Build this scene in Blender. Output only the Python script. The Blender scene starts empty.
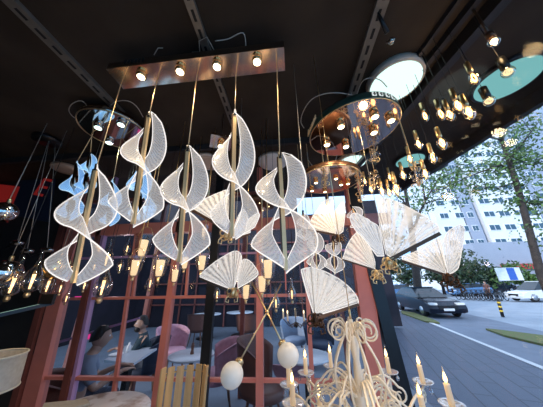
import bpy, math, random
from mathutils import Vector as V, Matrix, Euler
random.seed(11)
R = math.radians; PI = math.pi
sc = bpy.context.scene; COL = sc.collection
# ------------------------------------------------------------------ camera
F = 205.0; CAM = V((0, 0, 1.7))
_d = V((18.5/F, -80.5/F, -1)).normalized(); _h = V((1, .02, 0)); _u = _h.cross(_d).normalized(); _r = _d.cross(_u)
M3 = Matrix((_r, _d, _u))                      # camera -> world
cd = bpy.data.cameras.new('camera'); cam = bpy.data.objects.new('camera', cd); COL.objects.link(cam)
cam.matrix_world = Matrix.Translation(CAM) @ M3.to_4x4()
cd.sensor_fit = 'HORIZONTAL'; cd.sensor_width = 36; cd.lens = F/543*36; cd.clip_start = .02; cd.clip_end = 500
sc.camera = cam
def ray(px, py): return M3 @ V(((px-271.5)/F, (203.5-py)/F, -1))
def at(px, py, x=None, y=None, z=None):
    d = ray(px, py)
    k = (x-CAM.x)/d.x if x is not None else (y-CAM.y)/d.y if y is not None else (z-CAM.z)/d.z
    return CAM + d*k
def at_plane(px, py, p, n):
    d = ray(px, py); return CAM + d*((p-CAM).dot(n)/d.dot(n))
def z_for(x, y, py):                            # height at which the plumb line through x, y is seen at row py
    lo, hi = -1.0, 6.0
    for _ in range(40):
        m = (lo+hi)/2; v = M3.transposed() @ (V((x, y, m))-CAM); q = 203.5 + F*v.y/v.z
        if q > py: lo = m
        else: hi = m
    return (lo+hi)/2
# ------------------------------------------------------------------ materials
def nt(name):
    m = bpy.data.materials.new(name); m.use_nodes = True; t = m.node_tree; t.nodes.clear()
    o = t.nodes.new('ShaderNodeOutputMaterial'); return m, t, o
def L(t, a, b): t.links.new(a, b)
def pbr(name, col, rough=.5, metal=0, noise=0, scale=8, bump=0, emis=None, es=0, spec=.5, col2=None, stretch=None):
    m, t, o = nt(name); b = t.nodes.new('ShaderNodeBsdfPrincipled'); L(t, b.outputs[0], o.inputs[0])
    b.inputs['Base Color'].default_value = (*col, 1); b.inputs['Roughness'].default_value = rough; b.inputs['Metallic'].default_value = metal
    b.inputs['Specular IOR Level'].default_value = spec
    if emis: b.inputs['Emission Color'].default_value = (*emis, 1); b.inputs['Emission Strength'].default_value = es
    if noise or bump:
        tc = t.nodes.new('ShaderNodeTexCoord'); mp = t.nodes.new('ShaderNodeMapping'); n = t.nodes.new('ShaderNodeTexNoise')
        if stretch: mp.inputs['Scale'].default_value = stretch
        L(t, tc.outputs['Object'], mp.inputs[0]); L(t, mp.outputs[0], n.inputs['Vector']); n.inputs['Scale'].default_value = scale; n.inputs['Detail'].default_value = 6
        if noise:
            r = t.nodes.new('ShaderNodeValToRGB'); c2 = col2 or tuple(c*(1-noise) for c in col)
            r.color_ramp.elements[0].position = .35; r.color_ramp.elements[1].position = .65
            r.color_ramp.elements[0].color = (*c2, 1); r.color_ramp.elements[1].color = (*col, 1)
            L(t, n.outputs[0], r.inputs[0]); L(t, r.outputs[0], b.inputs['Base Color'])
        if bump:
            bp = t.nodes.new('ShaderNodeBump'); bp.inputs['Strength'].default_value = bump; bp.inputs['Distance'].default_value = .01
            L(t, n.outputs[0], bp.inputs['Height']); L(t, bp.outputs[0], b.inputs['Normal'])
    return m
def emit(name, col, s):
    m, t, o = nt(name); e = t.nodes.new('ShaderNodeEmission'); e.inputs[0].default_value = (*col, 1); e.inputs[1].default_value = s
    L(t, e.outputs[0], o.inputs[0]); return m
def thin(name, tint=(1, 1, 1), gloss=.1, emis=None, es=0, diff=0, dcol=(1, 1, 1), facing=True, rough=.02):
    """thin clear sheet: transparent + mirror (+ some lit white body)"""
    m, t, o = nt(name); tr = t.nodes.new('ShaderNodeBsdfTransparent'); tr.inputs[0].default_value = (*tint, 1)
    gl = t.nodes.new('ShaderNodeBsdfGlossy'); gl.inputs['Roughness'].default_value = rough
    mx = t.nodes.new('ShaderNodeMixShader')
    if facing:
        lw = t.nodes.new('ShaderNodeLayerWeight'); lw.inputs[0].default_value = .35
        mt = t.nodes.new('ShaderNodeMath'); mt.operation = 'MULTIPLY_ADD'; mt.inputs[1].default_value = gloss*3; mt.inputs[2].default_value = gloss*.35
        L(t, lw.outputs['Facing'], mt.inputs[0]); L(t, mt.outputs[0], mx.inputs[0])
    else: mx.inputs[0].default_value = gloss
    L(t, tr.outputs[0], mx.inputs[1]); L(t, gl.outputs[0], mx.inputs[2]); last = mx.outputs[0]
    if diff:
        df = t.nodes.new('ShaderNodeBsdfPrincipled'); df.inputs['Base Color'].default_value = (*dcol, 1); df.inputs['Roughness'].default_value = .4
        if emis: df.inputs['Emission Color'].default_value = (*emis, 1); df.inputs['Emission Strength'].default_value = es
        m2 = t.nodes.new('ShaderNodeMixShader'); m2.inputs[0].default_value = diff
        # etched dots: the frosted share varies finely
        tc = t.nodes.new('ShaderNodeTexCoord'); vo = t.nodes.new('ShaderNodeTexNoise'); vo.inputs['Scale'].default_value = 70; vo.inputs['Detail'].default_value = 3
        L(t, tc.outputs['Object'], vo.inputs['Vector'])
        mr = t.nodes.new('ShaderNodeMapRange'); mr.inputs[1].default_value = .3; mr.inputs[2].default_value = .7; mr.inputs[3].default_value = diff*.75; mr.inputs[4].default_value = diff*1.2
        L(t, vo.outputs[0], mr.inputs[0]); L(t, mr.outputs[0], m2.inputs[0])
        L(t, last, m2.inputs[1]); L(t, df.outputs[0], m2.inputs[2]); last = m2.outputs[0]
    L(t, last, o.inputs[0]); return m
def etched(name, n, lo, hi, emis, es, dcol, fine=0, tint=(1, 1, 1)):
    m, t, o = nt(name); N = t.nodes.new
    uv = N('ShaderNodeUVMap'); sp = N('ShaderNodeSeparateXYZ'); L(t, uv.outputs[0], sp.inputs[0])
    nz = N('ShaderNodeTexNoise'); nz.inputs['Scale'].default_value = 3; L(t, uv.outputs[0], nz.inputs['Vector'])
    a = N('ShaderNodeMath'); a.operation = 'MULTIPLY_ADD'; a.inputs[1].default_value = n*6.283; L(t, sp.outputs[0], a.inputs[0])
    b = N('ShaderNodeMath'); b.operation = 'MULTIPLY'; b.inputs[1].default_value = 3.5; L(t, nz.outputs[0], b.inputs[0]); L(t, b.outputs[0], a.inputs[2])
    c = N('ShaderNodeMath'); c.operation = 'SINE'; L(t, a.outputs[0], c.inputs[0])
    vr = N('ShaderNodeTexNoise'); vr.inputs['Scale'].default_value = 1; vr.inputs['Detail'].default_value = 2
    mp = N('ShaderNodeMapping'); mp.inputs['Scale'].default_value = (n*1.6, 14, 1); L(t, uv.outputs[0], mp.inputs[0]); L(t, mp.outputs[0], vr.inputs['Vector'])
    d = N('ShaderNodeMath'); d.operation = 'MULTIPLY_ADD'; d.inputs[1].default_value = .45; L(t, c.outputs[0], d.inputs[0]); L(t, vr.outputs[0], d.inputs[2])
    mr = N('ShaderNodeMapRange'); mr.inputs[1].default_value = .05; mr.inputs[2].default_value = .95; mr.inputs[3].default_value = lo; mr.inputs[4].default_value = hi; L(t, d.outputs[0], mr.inputs[0])
    tr = N('ShaderNodeBsdfTransparent'); tr.inputs[0].default_value = (*tint, 1); gl = N('ShaderNodeBsdfGlossy'); gl.inputs['Roughness'].default_value = .08
    m1 = N('ShaderNodeMixShader'); m1.inputs[0].default_value = .05; L(t, tr.outputs[0], m1.inputs[1]); L(t, gl.outputs[0], m1.inputs[2])
    p = N('ShaderNodeBsdfPrincipled'); p.inputs['Base Color'].default_value = (*dcol, 1); p.inputs['Roughness'].default_value = .4; p.inputs['Emission Color'].default_value = (*emis, 1); p.inputs['Emission Strength'].default_value = es
    m2 = N('ShaderNodeMixShader'); L(t, mr.outputs[0], m2.inputs[0]); L(t, m1.outputs[0], m2.inputs[1]); L(t, p.outputs[0], m2.inputs[2]); L(t, m2.outputs[0], o.inputs[0]); return m
X = {}
X['ceil'] = pbr('ceiling_paint', (.060, .045, .032), .8, noise=.35, scale=3, bump=.15, spec=.2)
X['dark'] = pbr('dark_wall', (.03, .026, .024), .7, noise=.4, scale=4)
X['floor'] = pbr('shop_floor', (.62, .54, .50), .35, noise=.3, scale=5)
X['channel'] = pbr('grey_channel', (.22, .20, .17), .45, .4, noise=.2, scale=20)
X['slot'] = pbr('slot_black', (.006, .006, .006), .8)
X['track'] = pbr('track_black', (.03, .028, .028), .35, .3)
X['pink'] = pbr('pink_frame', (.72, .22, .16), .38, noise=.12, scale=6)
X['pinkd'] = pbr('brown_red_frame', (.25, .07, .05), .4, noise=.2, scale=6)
X['mauve'] = pbr('mauve_frame', (.5, .26, .42), .4)
X['black'] = pbr('black_metal', (.012, .012, .013), .3, .2)
X['gold'] = pbr('polished_gold', (.86, .56, .25), .14, 1)
X['gold_s'] = pbr('satin_gold', (.78, .58, .32), .3, 1)
X['gold_rod'] = pbr('pale_gold_rod', (.88, .62, .32), .4, .35, emis=(1, .75, .42), es=.05)
X['bronze'] = pbr('dark_bronze', (.10, .05, .028), .35, .6)
X['mirror'] = pbr('gold_mirror', (.95, .72, .55), .12, 1)
X['chrome'] = pbr('chrome_mirror', (.72, .70, .66), .05, 1)
X['smoke'] = pbr('smoked_chrome', (.5, .42, .34), .07, 1)
X['copper'] = pbr('copper_mirror', (.85, .36, .20), .12, 1)
X['cable'] = pbr('clear_cable', (.55, .5, .42), .3, .2)
X['ringy'] = pbr('cream_ring', (.62, .55, .45), .4)
X['disc'] = pbr('unlit_diffuser', (.88, .82, .74), .5)
X['disc_tan'] = pbr('tan_disc', (.74, .54, .38), .5)
X['lit'] = emit('lit_panel', (.75, 1, .95), 1.25)
X['teal'] = emit('teal_panel', (.26, .63, .60), .85)
X['spot'] = emit('warm_spot', (1, .80, .50), 7)
X['spotc'] = emit('cool_spot', (.72, 1, .88), 5)
X['flame'] = emit('warm_filament', (1, .58, .2), 9)
X['flame_w'] = emit('warm_flame', (1, .74, .38), 3.2)
X['edge'] = emit('lit_edge', (1, .94, .9), 1.1)
X['edge_b'] = emit('blue_lit_edge', (.55, .78, 1), .95)
X['line'] = pbr('etched_line', (.8, .76, .72), .5, emis=(1, .95, .9), es=.42)
X['acr'] = etched('etched_acrylic', 40, .29, .37, (1, .95, .92), .36, (.72, .70, .68))
X['acr_b'] = etched('blue_acrylic', 30, .42, .58, (.30, .58, .95), .62, (.35, .6, .9), tint=(.85, .93, 1))
X['wing'] = etched('wing_acrylic', 12, .24, .66, (1, .93, .86), .36, (.8, .76, .70))
X['glass'] = thin('window_glass', (.90, .93, .97), .03)
X['glass_side'] = thin('clear_shop_window', (.93, .95, .98), .012)
X['cupg'] = thin('clear_cup', (.95, .92, .88), .22)
X['bulbg'] = thin('bulb_glass', (1, .93, .84), .22)
X['crys'] = thin('crystal_glass', (.95, .97, 1), .35)
X['dish'] = thin('dish_glass', (.95, .97, 1), .3, (1, .95, .9), .15, .3, (.85, .87, .95))
X['wax'] = pbr('candle_cream', (.75, .62, .45), .5, emis=(1, .62, .3), es=.32)
X['cream'] = pbr('cream_glass', (.85, .74, .58), .22, emis=(1, .75, .48), es=.03, spec=.8)
X['globe'] = pbr('opal_globe', (.85, .80, .72), .3, emis=(1, .9, .75), es=.12)
X['shade'] = pbr('lamp_shade_linen', (.45, .41, .34), .8, noise=.15, scale=60, bump=.2)
X['marble'] = pbr('marble', (.84, .85, .92), .2, noise=1, col2=(.46, .38, .36), scale=9)
X['bamboo'] = pbr('bamboo_slat', (.80, .48, .20), .45, noise=.3, scale=4, stretch=(9, 9, 1))
X['red'] = pbr('red_sign', (.45, .03, .03), .5, emis=(.9, .05, .04), es=.12)
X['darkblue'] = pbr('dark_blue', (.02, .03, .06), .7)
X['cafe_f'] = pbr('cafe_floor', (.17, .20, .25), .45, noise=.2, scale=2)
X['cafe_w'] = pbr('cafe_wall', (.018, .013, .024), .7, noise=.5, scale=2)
X['tabtop'] = pbr('table_top', (.62, .66, .72), .25)
X['tufted'] = pbr('mauve_fabric', (.55, .28, .34), .75, noise=.2, scale=12)
X['brown'] = pbr('brown_leather', (.13, .05, .035), .5)
X['wood'] = pbr('brown_wood', (.20, .08, .045), .45, noise=.3, scale=20)
X['skin'] = pbr('skin', (.42, .25, .18), .55)
X['hair'] = pbr('dark_hair', (.012, .01, .01), .6)
X['shirt'] = pbr('grey_blue_shirt', (.22, .27, .36), .8)
X['shirt_d'] = pbr('dark_teal_shirt', (.012, .035, .05), .8)
X['white'] = pbr('white_plastic', (.8, .8, .8), .4)
X['asph'] = pbr('road', (.32, .365, .43), .8, noise=.15, scale=1.2)
X['side'] = pbr('sidewalk', (.17, .20, .26), .75, noise=.15, scale=2)
X['kerb'] = pbr('kerb_stone', (.55, .57, .6), .7)
X['grass'] = pbr('grass', (.10, .15, .035), .9, noise=.6, scale=14, col2=(.16, .13, .06))
X['bwhite'] = pbr('white_render', (.80, .80, .82), .8, noise=.06, scale=.3)
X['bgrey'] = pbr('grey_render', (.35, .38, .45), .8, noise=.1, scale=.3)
X['pane'] = pbr('facade_pane', (.05, .10, .14), .15)
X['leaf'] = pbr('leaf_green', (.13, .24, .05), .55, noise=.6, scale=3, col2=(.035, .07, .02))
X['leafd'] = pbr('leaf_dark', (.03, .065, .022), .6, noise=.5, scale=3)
X['bark'] = pbr('bark', (.055, .04, .032), .85, noise=.4, scale=12, bump=.4)
X['carb'] = pbr('black_car_paint', (.008, .012, .025), .15, .3)
X['carw'] = pbr('white_car_paint', (.75, .77, .8), .2)
X['carbl'] = pbr('blue_car_paint', (.10, .22, .42), .25)
X['cglass'] = pbr('car_glass', (.02, .03, .04), .08)
X['tyre'] = pbr('tyre', (.01, .01, .01), .8)
X['rim'] = pbr('wheel_rim', (.45, .46, .48), .3, .9)
X['yellow'] = pbr('yellow_band', (.8, .52, .05), .5)
X['bluesign'] = pbr('blue_sign', (.04, .12, .45), .4)
X['magenta'] = emit('magenta_sign', (1, .06, .32), .9)
X['sqw'] = emit('backlit_square', (.85, .95, .95), .85)  # glow added so the white squares look bright
X['green'] = emit('green_sign', (.05, .8, .4), .6)
X['marble'].node_tree.nodes['Color Ramp'].color_ramp.elements[0].position = .38; X['marble'].node_tree.nodes['Color Ramp'].color_ramp.elements[1].position = .52
def paving():
    m, t, o = nt('street_paving'); b = t.nodes.new('ShaderNodeBsdfPrincipled'); L(t, b.outputs[0], o.inputs[0]); b.inputs['Roughness'].default_value = .5
    tc = t.nodes.new('ShaderNodeTexCoord'); mp = t.nodes.new('ShaderNodeMapping'); mp.inputs['Rotation'].default_value = (0, 0, R(-73))
    br = t.nodes.new('ShaderNodeTexBrick'); br.inputs['Scale'].default_value = 1.0; br.inputs['Brick Width'].default_value = 1.2; br.inputs['Row Height'].default_value = .3
    br.inputs['Mortar Size'].default_value = .012; br.inputs['Color1'].default_value = (.068, .085, .13, 1); br.inputs['Color2'].default_value = (.08, .098, .145, 1); br.inputs['Mortar'].default_value = (.03, .037, .055, 1)
    L(t, tc.outputs['Object'], mp.inputs[0]); L(t, mp.outputs[0], br.inputs['Vector']); L(t, br.outputs[0], b.inputs['Base Color']); return m
X['pave'] = paving()
# ------------------------------------------------------------------ mesh builder
def basis(d):
    d = d.normalized(); a = V((0, 0, 1)) if abs(d.z) < .9 else V((1, 0, 0)); u = d.cross(a).normalized(); return u, d.cross(u).normalized()
class MB:
    def __init__(s): s.v = []; s.f = []; s.m = []; s.smooth = []; s.uv = None
    def add(s, vs, fs, mi=0, sm=False):
        b = len(s.v); s.v += [V(q) for q in vs]; s.f += [tuple(i+b for i in f) for f in fs]; s.m += [mi]*len(fs); s.smooth += [sm]*len(fs); return s
    def box(s, c, d, rot=None, mi=0):
        c = V(c); h = [q/2 for q in d]; q = rot.to_matrix() if isinstance(rot, Euler) else rot if rot else Matrix.Identity(3)
        vs = [c + q @ V((x*h[0], y*h[1], z*h[2])) for x in (-1, 1) for y in (-1, 1) for z in (-1, 1)]
        return s.add(vs, [(0, 1, 3, 2), (4, 6, 7, 5), (0, 4, 5, 1), (2, 3, 7, 6), (0, 2, 6, 4), (1, 5, 7, 3)], mi)
    def bar(s, a, b, w, h, mi=0, up=None):
        a, b = V(a), V(b); d = (b-a).normalized(); up = V(up) if up else (V((0, 0, 1)) if abs(d.z) < .95 else V((0, 1, 0)))
        x = d.cross(up).normalized(); z = x.cross(d); return s.box((a+b)/2, (w, (b-a).length, h), Matrix((x, d, z)).transposed(), mi)
    def tube(s, pts, r, n=8, mi=0, cap=True, sm=True):
        pts = [V(p) for p in pts]; N = len(pts); rs = r if isinstance(r, (list, tuple)) else [r]*N; vs = []; fs = []; u = None
        for i, p in enumerate(pts):
            d = (pts[min(i+1, N-1)]-pts[max(i-1, 0)])
            if d.length < 1e-9: d = V((0, 0, 1))
            d.normalize()
            if u is None: u, w = basis(d)
            else:
                u = u - d*u.dot(d)
                if u.length < 1e-6: u, w = basis(d)
                u.normalize(); w = d.cross(u)
            for k in range(n):
                a = 2*PI*k/n; vs.append(p + (u*math.cos(a)+w*math.sin(a))*rs[i])
        for i in range(N-1):
            for k in range(n): fs.append((i*n+k, i*n+(k+1) % n, (i+1)*n+(k+1) % n, (i+1)*n+k))
        if cap: fs.append(tuple(range(n))[::-1]); fs.append(tuple((N-1)*n+k for k in range(n)))
        return s.add(vs, fs, mi, sm)
    def lathe(s, o, prof, n=24, mi=0, axis=(0, 0, 1), sm=True, sx=1, sy=1, rot=0, caps=True):
        o = V(o); ax = V(axis).normalized()
        if ax.z > .999: u, w = V((1, 0, 0)), V((0, 1, 0))
        else: u, w = basis(ax)
        vs = []; fs = []
        for r, z in prof:
            for k in range(n):
                a = 2*PI*k/n; x, y = r*math.cos(a)*sx, r*math.sin(a)*sy
                x, y = x*math.cos(rot)-y*math.sin(rot), x*math.sin(rot)+y*math.cos(rot)
                vs.append(o+u*x+w*y+ax*z)
        for i in range(len(prof)-1):
            for k in range(n): fs.append((i*n+k, i*n+(k+1) % n, (i+1)*n+(k+1) % n, (i+1)*n+k))
        if prof[0][0] < 1e-6 and max(z for _, z in prof)-min(z for _, z in prof) < .0025: caps = False
        if caps and prof[0][0] > 1e-6: fs.append(tuple(range(n))[::-1])
        if caps and prof[-1][0] > 1e-6: fs.append(tuple((len(prof)-1)*n+k for k in range(n)))
        return s.add(vs, fs, mi, sm)
    def ell(s, o, r, n=16, m=10, mi=0, rot=None):
        rx, ry, rz = (r, r, r) if isinstance(r, (int, float)) else r; vs = []; fs = []; q = rot.to_matrix() if rot else Matrix.Identity(3)
        for i in range(m+1):
            t = PI*i/m
            for k in range(n):
                a = 2*PI*k/n; vs.append(V(o)+q @ V((rx*math.sin(t)*math.cos(a), ry*math.sin(t)*math.sin(a), rz*math.cos(t))))
        for i in range(m):
            for k in range(n): fs.append((i*n+k, (i+1)*n+k, (i+1)*n+(k+1) % n, i*n+(k+1) % n))
        return s.add(vs, fs, mi, True)
    def torus(s, o, R_, r, axis=(0, 0, 1), n=20, m=7, mi=0):
        u, w = basis(V(axis)); pts = [V(o)+(u*math.cos(2*PI*k/n)+w*math.sin(2*PI*k/n))*R_ for k in range(n+1)]
        return s.tube(pts, r, m, mi, cap=False)
    def prism(s, pts, d, mi=0):
        pts = [V(p) for p in pts]; n = len(pts); d = V(d); vs = [p-d/2 for p in pts]+[p+d/2 for p in pts]
        return s.add(vs, [tuple(range(n))[::-1], tuple(range(n, 2*n))]+[(i, (i+1) % n, n+(i+1) % n, n+i) for i in range(n)], mi)
    def build(s, name, mats, parent=None):
        me = bpy.data.meshes.new(name); off = V((0, 0, 0))
        if parent:
            p = parent
            while p: off += p.location; p = p.parent
        me.from_pydata([v-off for v in s.v], [], s.f)
        for m in (mats if isinstance(mats, (list, tuple)) else [mats]): me.materials.append(m if not isinstance(m, str) else X[m])
        if s.uv:
            ul = me.uv_layers.new(name='UVMap')
            for lp in me.loops: ul.data[lp.index].uv = s.uv[lp.vertex_index]
        me.polygons.foreach_set('material_index', s.m); me.polygons.foreach_set('use_smooth', s.smooth); me.validate(); me.update()
        o = bpy.data.objects.new(name, me); COL.objects.link(o)
        if parent: o.parent = parent
        return o
def tag(o, label, cat, group=None, kind=None):
    if label: o['label'] = label
    if cat: o['category'] = cat
    if group: o['group'] = group
    if kind: o['kind'] = kind
    return o
def thing(name, label, cat, loc=(0, 0, 0), group=None):
    o = bpy.data.objects.new(name, None); COL.objects.link(o); o.location = loc; o.empty_display_size = .05; return tag(o, label, cat, group)
def struct(mb, name, mats, parent=None):
    o = mb.build(name, mats, parent); o['kind'] = 'structure'; return o
def copy_tree(o, parent=None):
    c = o.copy(); COL.objects.link(c); c.parent = parent
    for ch in [q for q in o.children]: copy_tree(ch, c)
    return c
def smooth(P, k=5):
    S = []
    for i in range(len(P)-1):
        p0, p1, p2, p3 = P[max(i-1, 0)], P[i], P[i+1], P[min(i+2, len(P)-1)]
        for j in range(k): u = j/k; S.append(.5*((2*p1)+(p2-p0)*u+(2*p0-5*p1+4*p2-p3)*u*u+(3*p1-p0-3*p2+p3)*u**3))
    return S+[P[-1]]
def lerp(a, b, t): return V(a)*(1-t)+V(b)*t
def lamp(name, loc, col, e, parent=None, r=.03, spot=None, aim=None):
    l = bpy.data.lights.new(name, 'SPOT' if spot else 'POINT'); l.color = col; l.energy = e; l.shadow_soft_size = r
    if spot: l.spot_size = R(spot); l.spot_blend = .6
    o = bpy.data.objects.new(name, l); COL.objects.link(o); o.location = loc
    if spot: o.rotation_euler = (V(aim or (0, 0, -1))).to_track_quat('-Z', 'Y').to_euler()
    return o
CEIL = 3.0
# ------------------------------------------------------------------ shell
struct(MB().box((-1.6, .3, -.05), (5.4, 3.7, .1)), 'floor', 'floor')
cl = MB(); P0 = (1.98, 1.2); P1 = (1.69, 2.75)
cl.prism([(-4.3, -1.5, CEIL+.05), (2.45, -1.5, CEIL+.05), (1.98, 1.2, CEIL+.05), (1.69, 2.75, CEIL+.05), (-4.3, 2.75, CEIL+.05)], (0, 0, .1))
struct(cl, 'ceiling', 'ceil')
struct(MB().box((1.78, 1.95, 2.945), (.05, 1.75, .11), Euler((0, 0, R(10.6)))).box((2.2, .0, 2.945), (.05, 2.5, .11), Euler((0, 0, R(10)))), 'trim_1', 'dark')   # dark soffit edge
struct(MB().box((-2.6, -1.5, 1.5), (3.4, .1, 3)).box((.2, -1.5, .2), (2.2, .1, .4)).box((.2, -1.5, 2.85), (2.2, .1, .3)), 'wall_back', 'dark')  # unseen back wall, opening narrowed to keep the sun out
w4 = MB()
for x_ in (-.85, .2, 1.25): w4.box((x_, -1.5, 1.55), (.07, .08, 2.3))
w4 = struct(w4, 'window_4', 'pinkd'); MB().box((.2, -1.5, 1.55), (2.1, .006, 2.3)).build('pane', 'glass', w4)  # unseen glazing added behind the camera to let daylight into the shop
struct(MB().box((-4.3, .3, 1.5), (.1, 3.7, 3)), 'wall_left', 'dark')
struct(MB().box((-3.35, 2.12, 1.5), (1.9, .08, 3)), 'wall_front', 'dark')
def channel(x, y0, y1, name, w=.06):
    m = MB().box((x, (y0+y1)/2, CEIL-.012), (w, y1-y0, .024))
    k = y0+.05
    while k < y1: m.box((x, k, CEIL-.0245), (.014, .05, .004), mi=1); k += .085
    return struct(m, name, ['channel', 'slot'])
channel(-1.27, -.4, 1.15, 'trim_2'); channel(.52, -.4, 1.75, 'trim_3'); channel(-.42, -.4, 2.0, 'trim_4', .045)
struct(MB().box((-1.5, 1.62, CEIL-.03), (5, .03, .06)), 'trim_5', 'dark')
# right-hand glass wall, from near the camera to the corner post
g0, g1 = V((1.24, -.3, 0)), V((.83, 2.1, 0)); gd = (g1-g0).normalized()
w3 = struct(MB().bar((g0.x, g0.y, CEIL-.04), (g1.x, g1.y, CEIL-.04), .05, .08).bar((g0.x, g0.y, .03), (g1.x, g1.y, .03), .06, .06), 'window_3', 'track')
MB().bar((g0.x, g0.y, 1.51), (g1.x, g1.y, 1.51), .008, 2.9).build('pane', 'glass_side', w3)
struct(MB().bar((g0.x-.1, g0.y, CEIL-.02), (g1.x-.1, g1.y, CEIL-.02), .03, .04).bar((g0.x-.2, g0.y, CEIL-.015), (g1.x-.17, g1.y, CEIL-.015), .02, .03), 'trim_6', 'track')
# café front at y = 2.1 : posts, beams, mullions, panes
YF = 2.1
def post(pxy, w, d, mat, name, z1=3.0, z0=0):
    p = at(pxy[0], pxy[1], y=YF); return struct(MB().box((p.x, YF, (z0+z1)/2), (w, d, z1-z0)), name, mat)
def lean_post(a, b, w, d, mat, name):           # the photographed post leans a little
    pa, pb = at(*a, y=YF), at(*b, y=YF); k = (0-pb.z)/(pa.z-pb.z); q0 = lerp(pb, pa, k); k = (2.98-pb.z)/(pa.z-pb.z); q1 = lerp(pb, pa, k)
    return struct(MB().bar(q0, q1, w, d, up=(0, 1, 0)), name, mat)
lean_post((58, 302), (32, 407), .14, .08, 'pink', 'trim_7')
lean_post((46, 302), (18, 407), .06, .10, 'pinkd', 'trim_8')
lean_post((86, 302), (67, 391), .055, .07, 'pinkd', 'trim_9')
lean_post((91, 302), (73, 391), .03, .05, 'mauve', 'trim_10')
lean_post((170, 302), (158, 391), .055, .07, 'pink', 'trim_11')
lean_post((260, 302), (260, 391), .06, .07, 'pink', 'trim_12')
lean_post((366, 302), (377, 387), .14, .08, 'pink', 'trim_13')
p = at(209, 320, y=1.95); struct(MB().box((p.x, 1.95, 1.5), (.075, .05, 3.0)), 'trim_14', 'black')
lean_post((379, 302), (396, 370), .10, .12, 'black', 'trim_15')
zb = at(220, 226, y=YF).z
struct(MB().box((-.75, YF, zb), (3.1, .07, .12)), 'trim_16', 'pink')
struct(MB().box((-.75, YF, zb+.36), (3.1, .05, .04)), 'trim_17', 'pinkd')
struct(MB().box((-.75, YF-.01, zb-.30), (3.1, .03, .02)), 'trim_18', 'mauve')
z1_, z2_ = at(180, 297, y=YF).z, at(180, 379, y=YF).z
w1 = MB()
for z in (z1_, z2_): w1.box((-.75, YF, z), (3.1, .04, .025))
for a, b, w in [((127, 302), (116, 379), .028), ((308, 302), (312, 379), .035), ((285, 260), (286, 290), .012), ((140, 240), (133, 297), .022), ((190, 240), (186, 297), .02), ((239, 235), (238, 297), .012)]:
    pa, pb = at(*a, y=YF), at(*b, y=YF); full = b[1] > 300
    q0 = lerp(pa, pb, (pa.z-0.0)/(pa.z-pb.z)) if full else pb; q1 = lerp(pa, pb, (pa.z-zb)/(pa.z-pb.z))
    w1.bar(q0, q1, w, .03, up=(0, 1, 0))
w1 = struct(w1, 'window_1', 'pink')
MB().box((-.75, YF+.005, 1.5), (3.1, .006, 2.95)).build('pane', 'glass', w1)
# purple diagonal rail behind the glass on the left
struct(MB().bar(at(56, 343, y=2.6), at(140, 318, y=2.9), .02, .025), 'trim_19', 'mauve')
# ------------------------------------------------------------------ café room
struct(MB().box((-2.7, 6.4, -.06), (9.4, 8.5, .1)), 'floor_cafe', 'cafe_f')
zt = at(320, 214, y=10.2).z
xg = at(297, 205, y=10.2).x
xh = at(376, 205, y=10.2).x
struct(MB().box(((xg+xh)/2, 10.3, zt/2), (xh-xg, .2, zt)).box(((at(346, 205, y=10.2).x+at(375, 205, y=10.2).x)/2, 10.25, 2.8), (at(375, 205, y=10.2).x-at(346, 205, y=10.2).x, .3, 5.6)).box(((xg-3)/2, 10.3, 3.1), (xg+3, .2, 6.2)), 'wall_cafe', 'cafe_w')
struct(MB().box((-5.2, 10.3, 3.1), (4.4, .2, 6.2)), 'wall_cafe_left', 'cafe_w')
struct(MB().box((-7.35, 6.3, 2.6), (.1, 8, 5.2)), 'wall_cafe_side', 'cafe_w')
zr = at(300, 197, y=4.3).z
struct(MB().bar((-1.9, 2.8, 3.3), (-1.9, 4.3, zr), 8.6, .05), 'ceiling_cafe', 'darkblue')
for k, (a, b) in enumerate([((155, 205), (148, 300)), ((240, 205), (243, 300)), ((345, 215), (340, 300)), ((100, 210), (85, 300))]):
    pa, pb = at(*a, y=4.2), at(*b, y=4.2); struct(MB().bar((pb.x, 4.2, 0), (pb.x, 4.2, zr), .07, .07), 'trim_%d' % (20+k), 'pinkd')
struct(MB().box((-1.9, 4.2, at(300, 222, y=4.2).z), (8, .08, .22)), 'trim_24', 'pink')
m = MB()
for x in [-6.5+.7*i for i in range(13)]: m.box((x, 10.1, 1.8), (.06, .05, 3.6))
for z in (.9, 1.8, 2.7, 3.6): m.box((-2.3, 10.1, z), (8.5, .05, .06))
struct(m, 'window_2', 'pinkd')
for k, (px, py, w, h) in enumerate([(228, 200, .35, .3), (60, 240, .2, .2)]): pass
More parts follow.
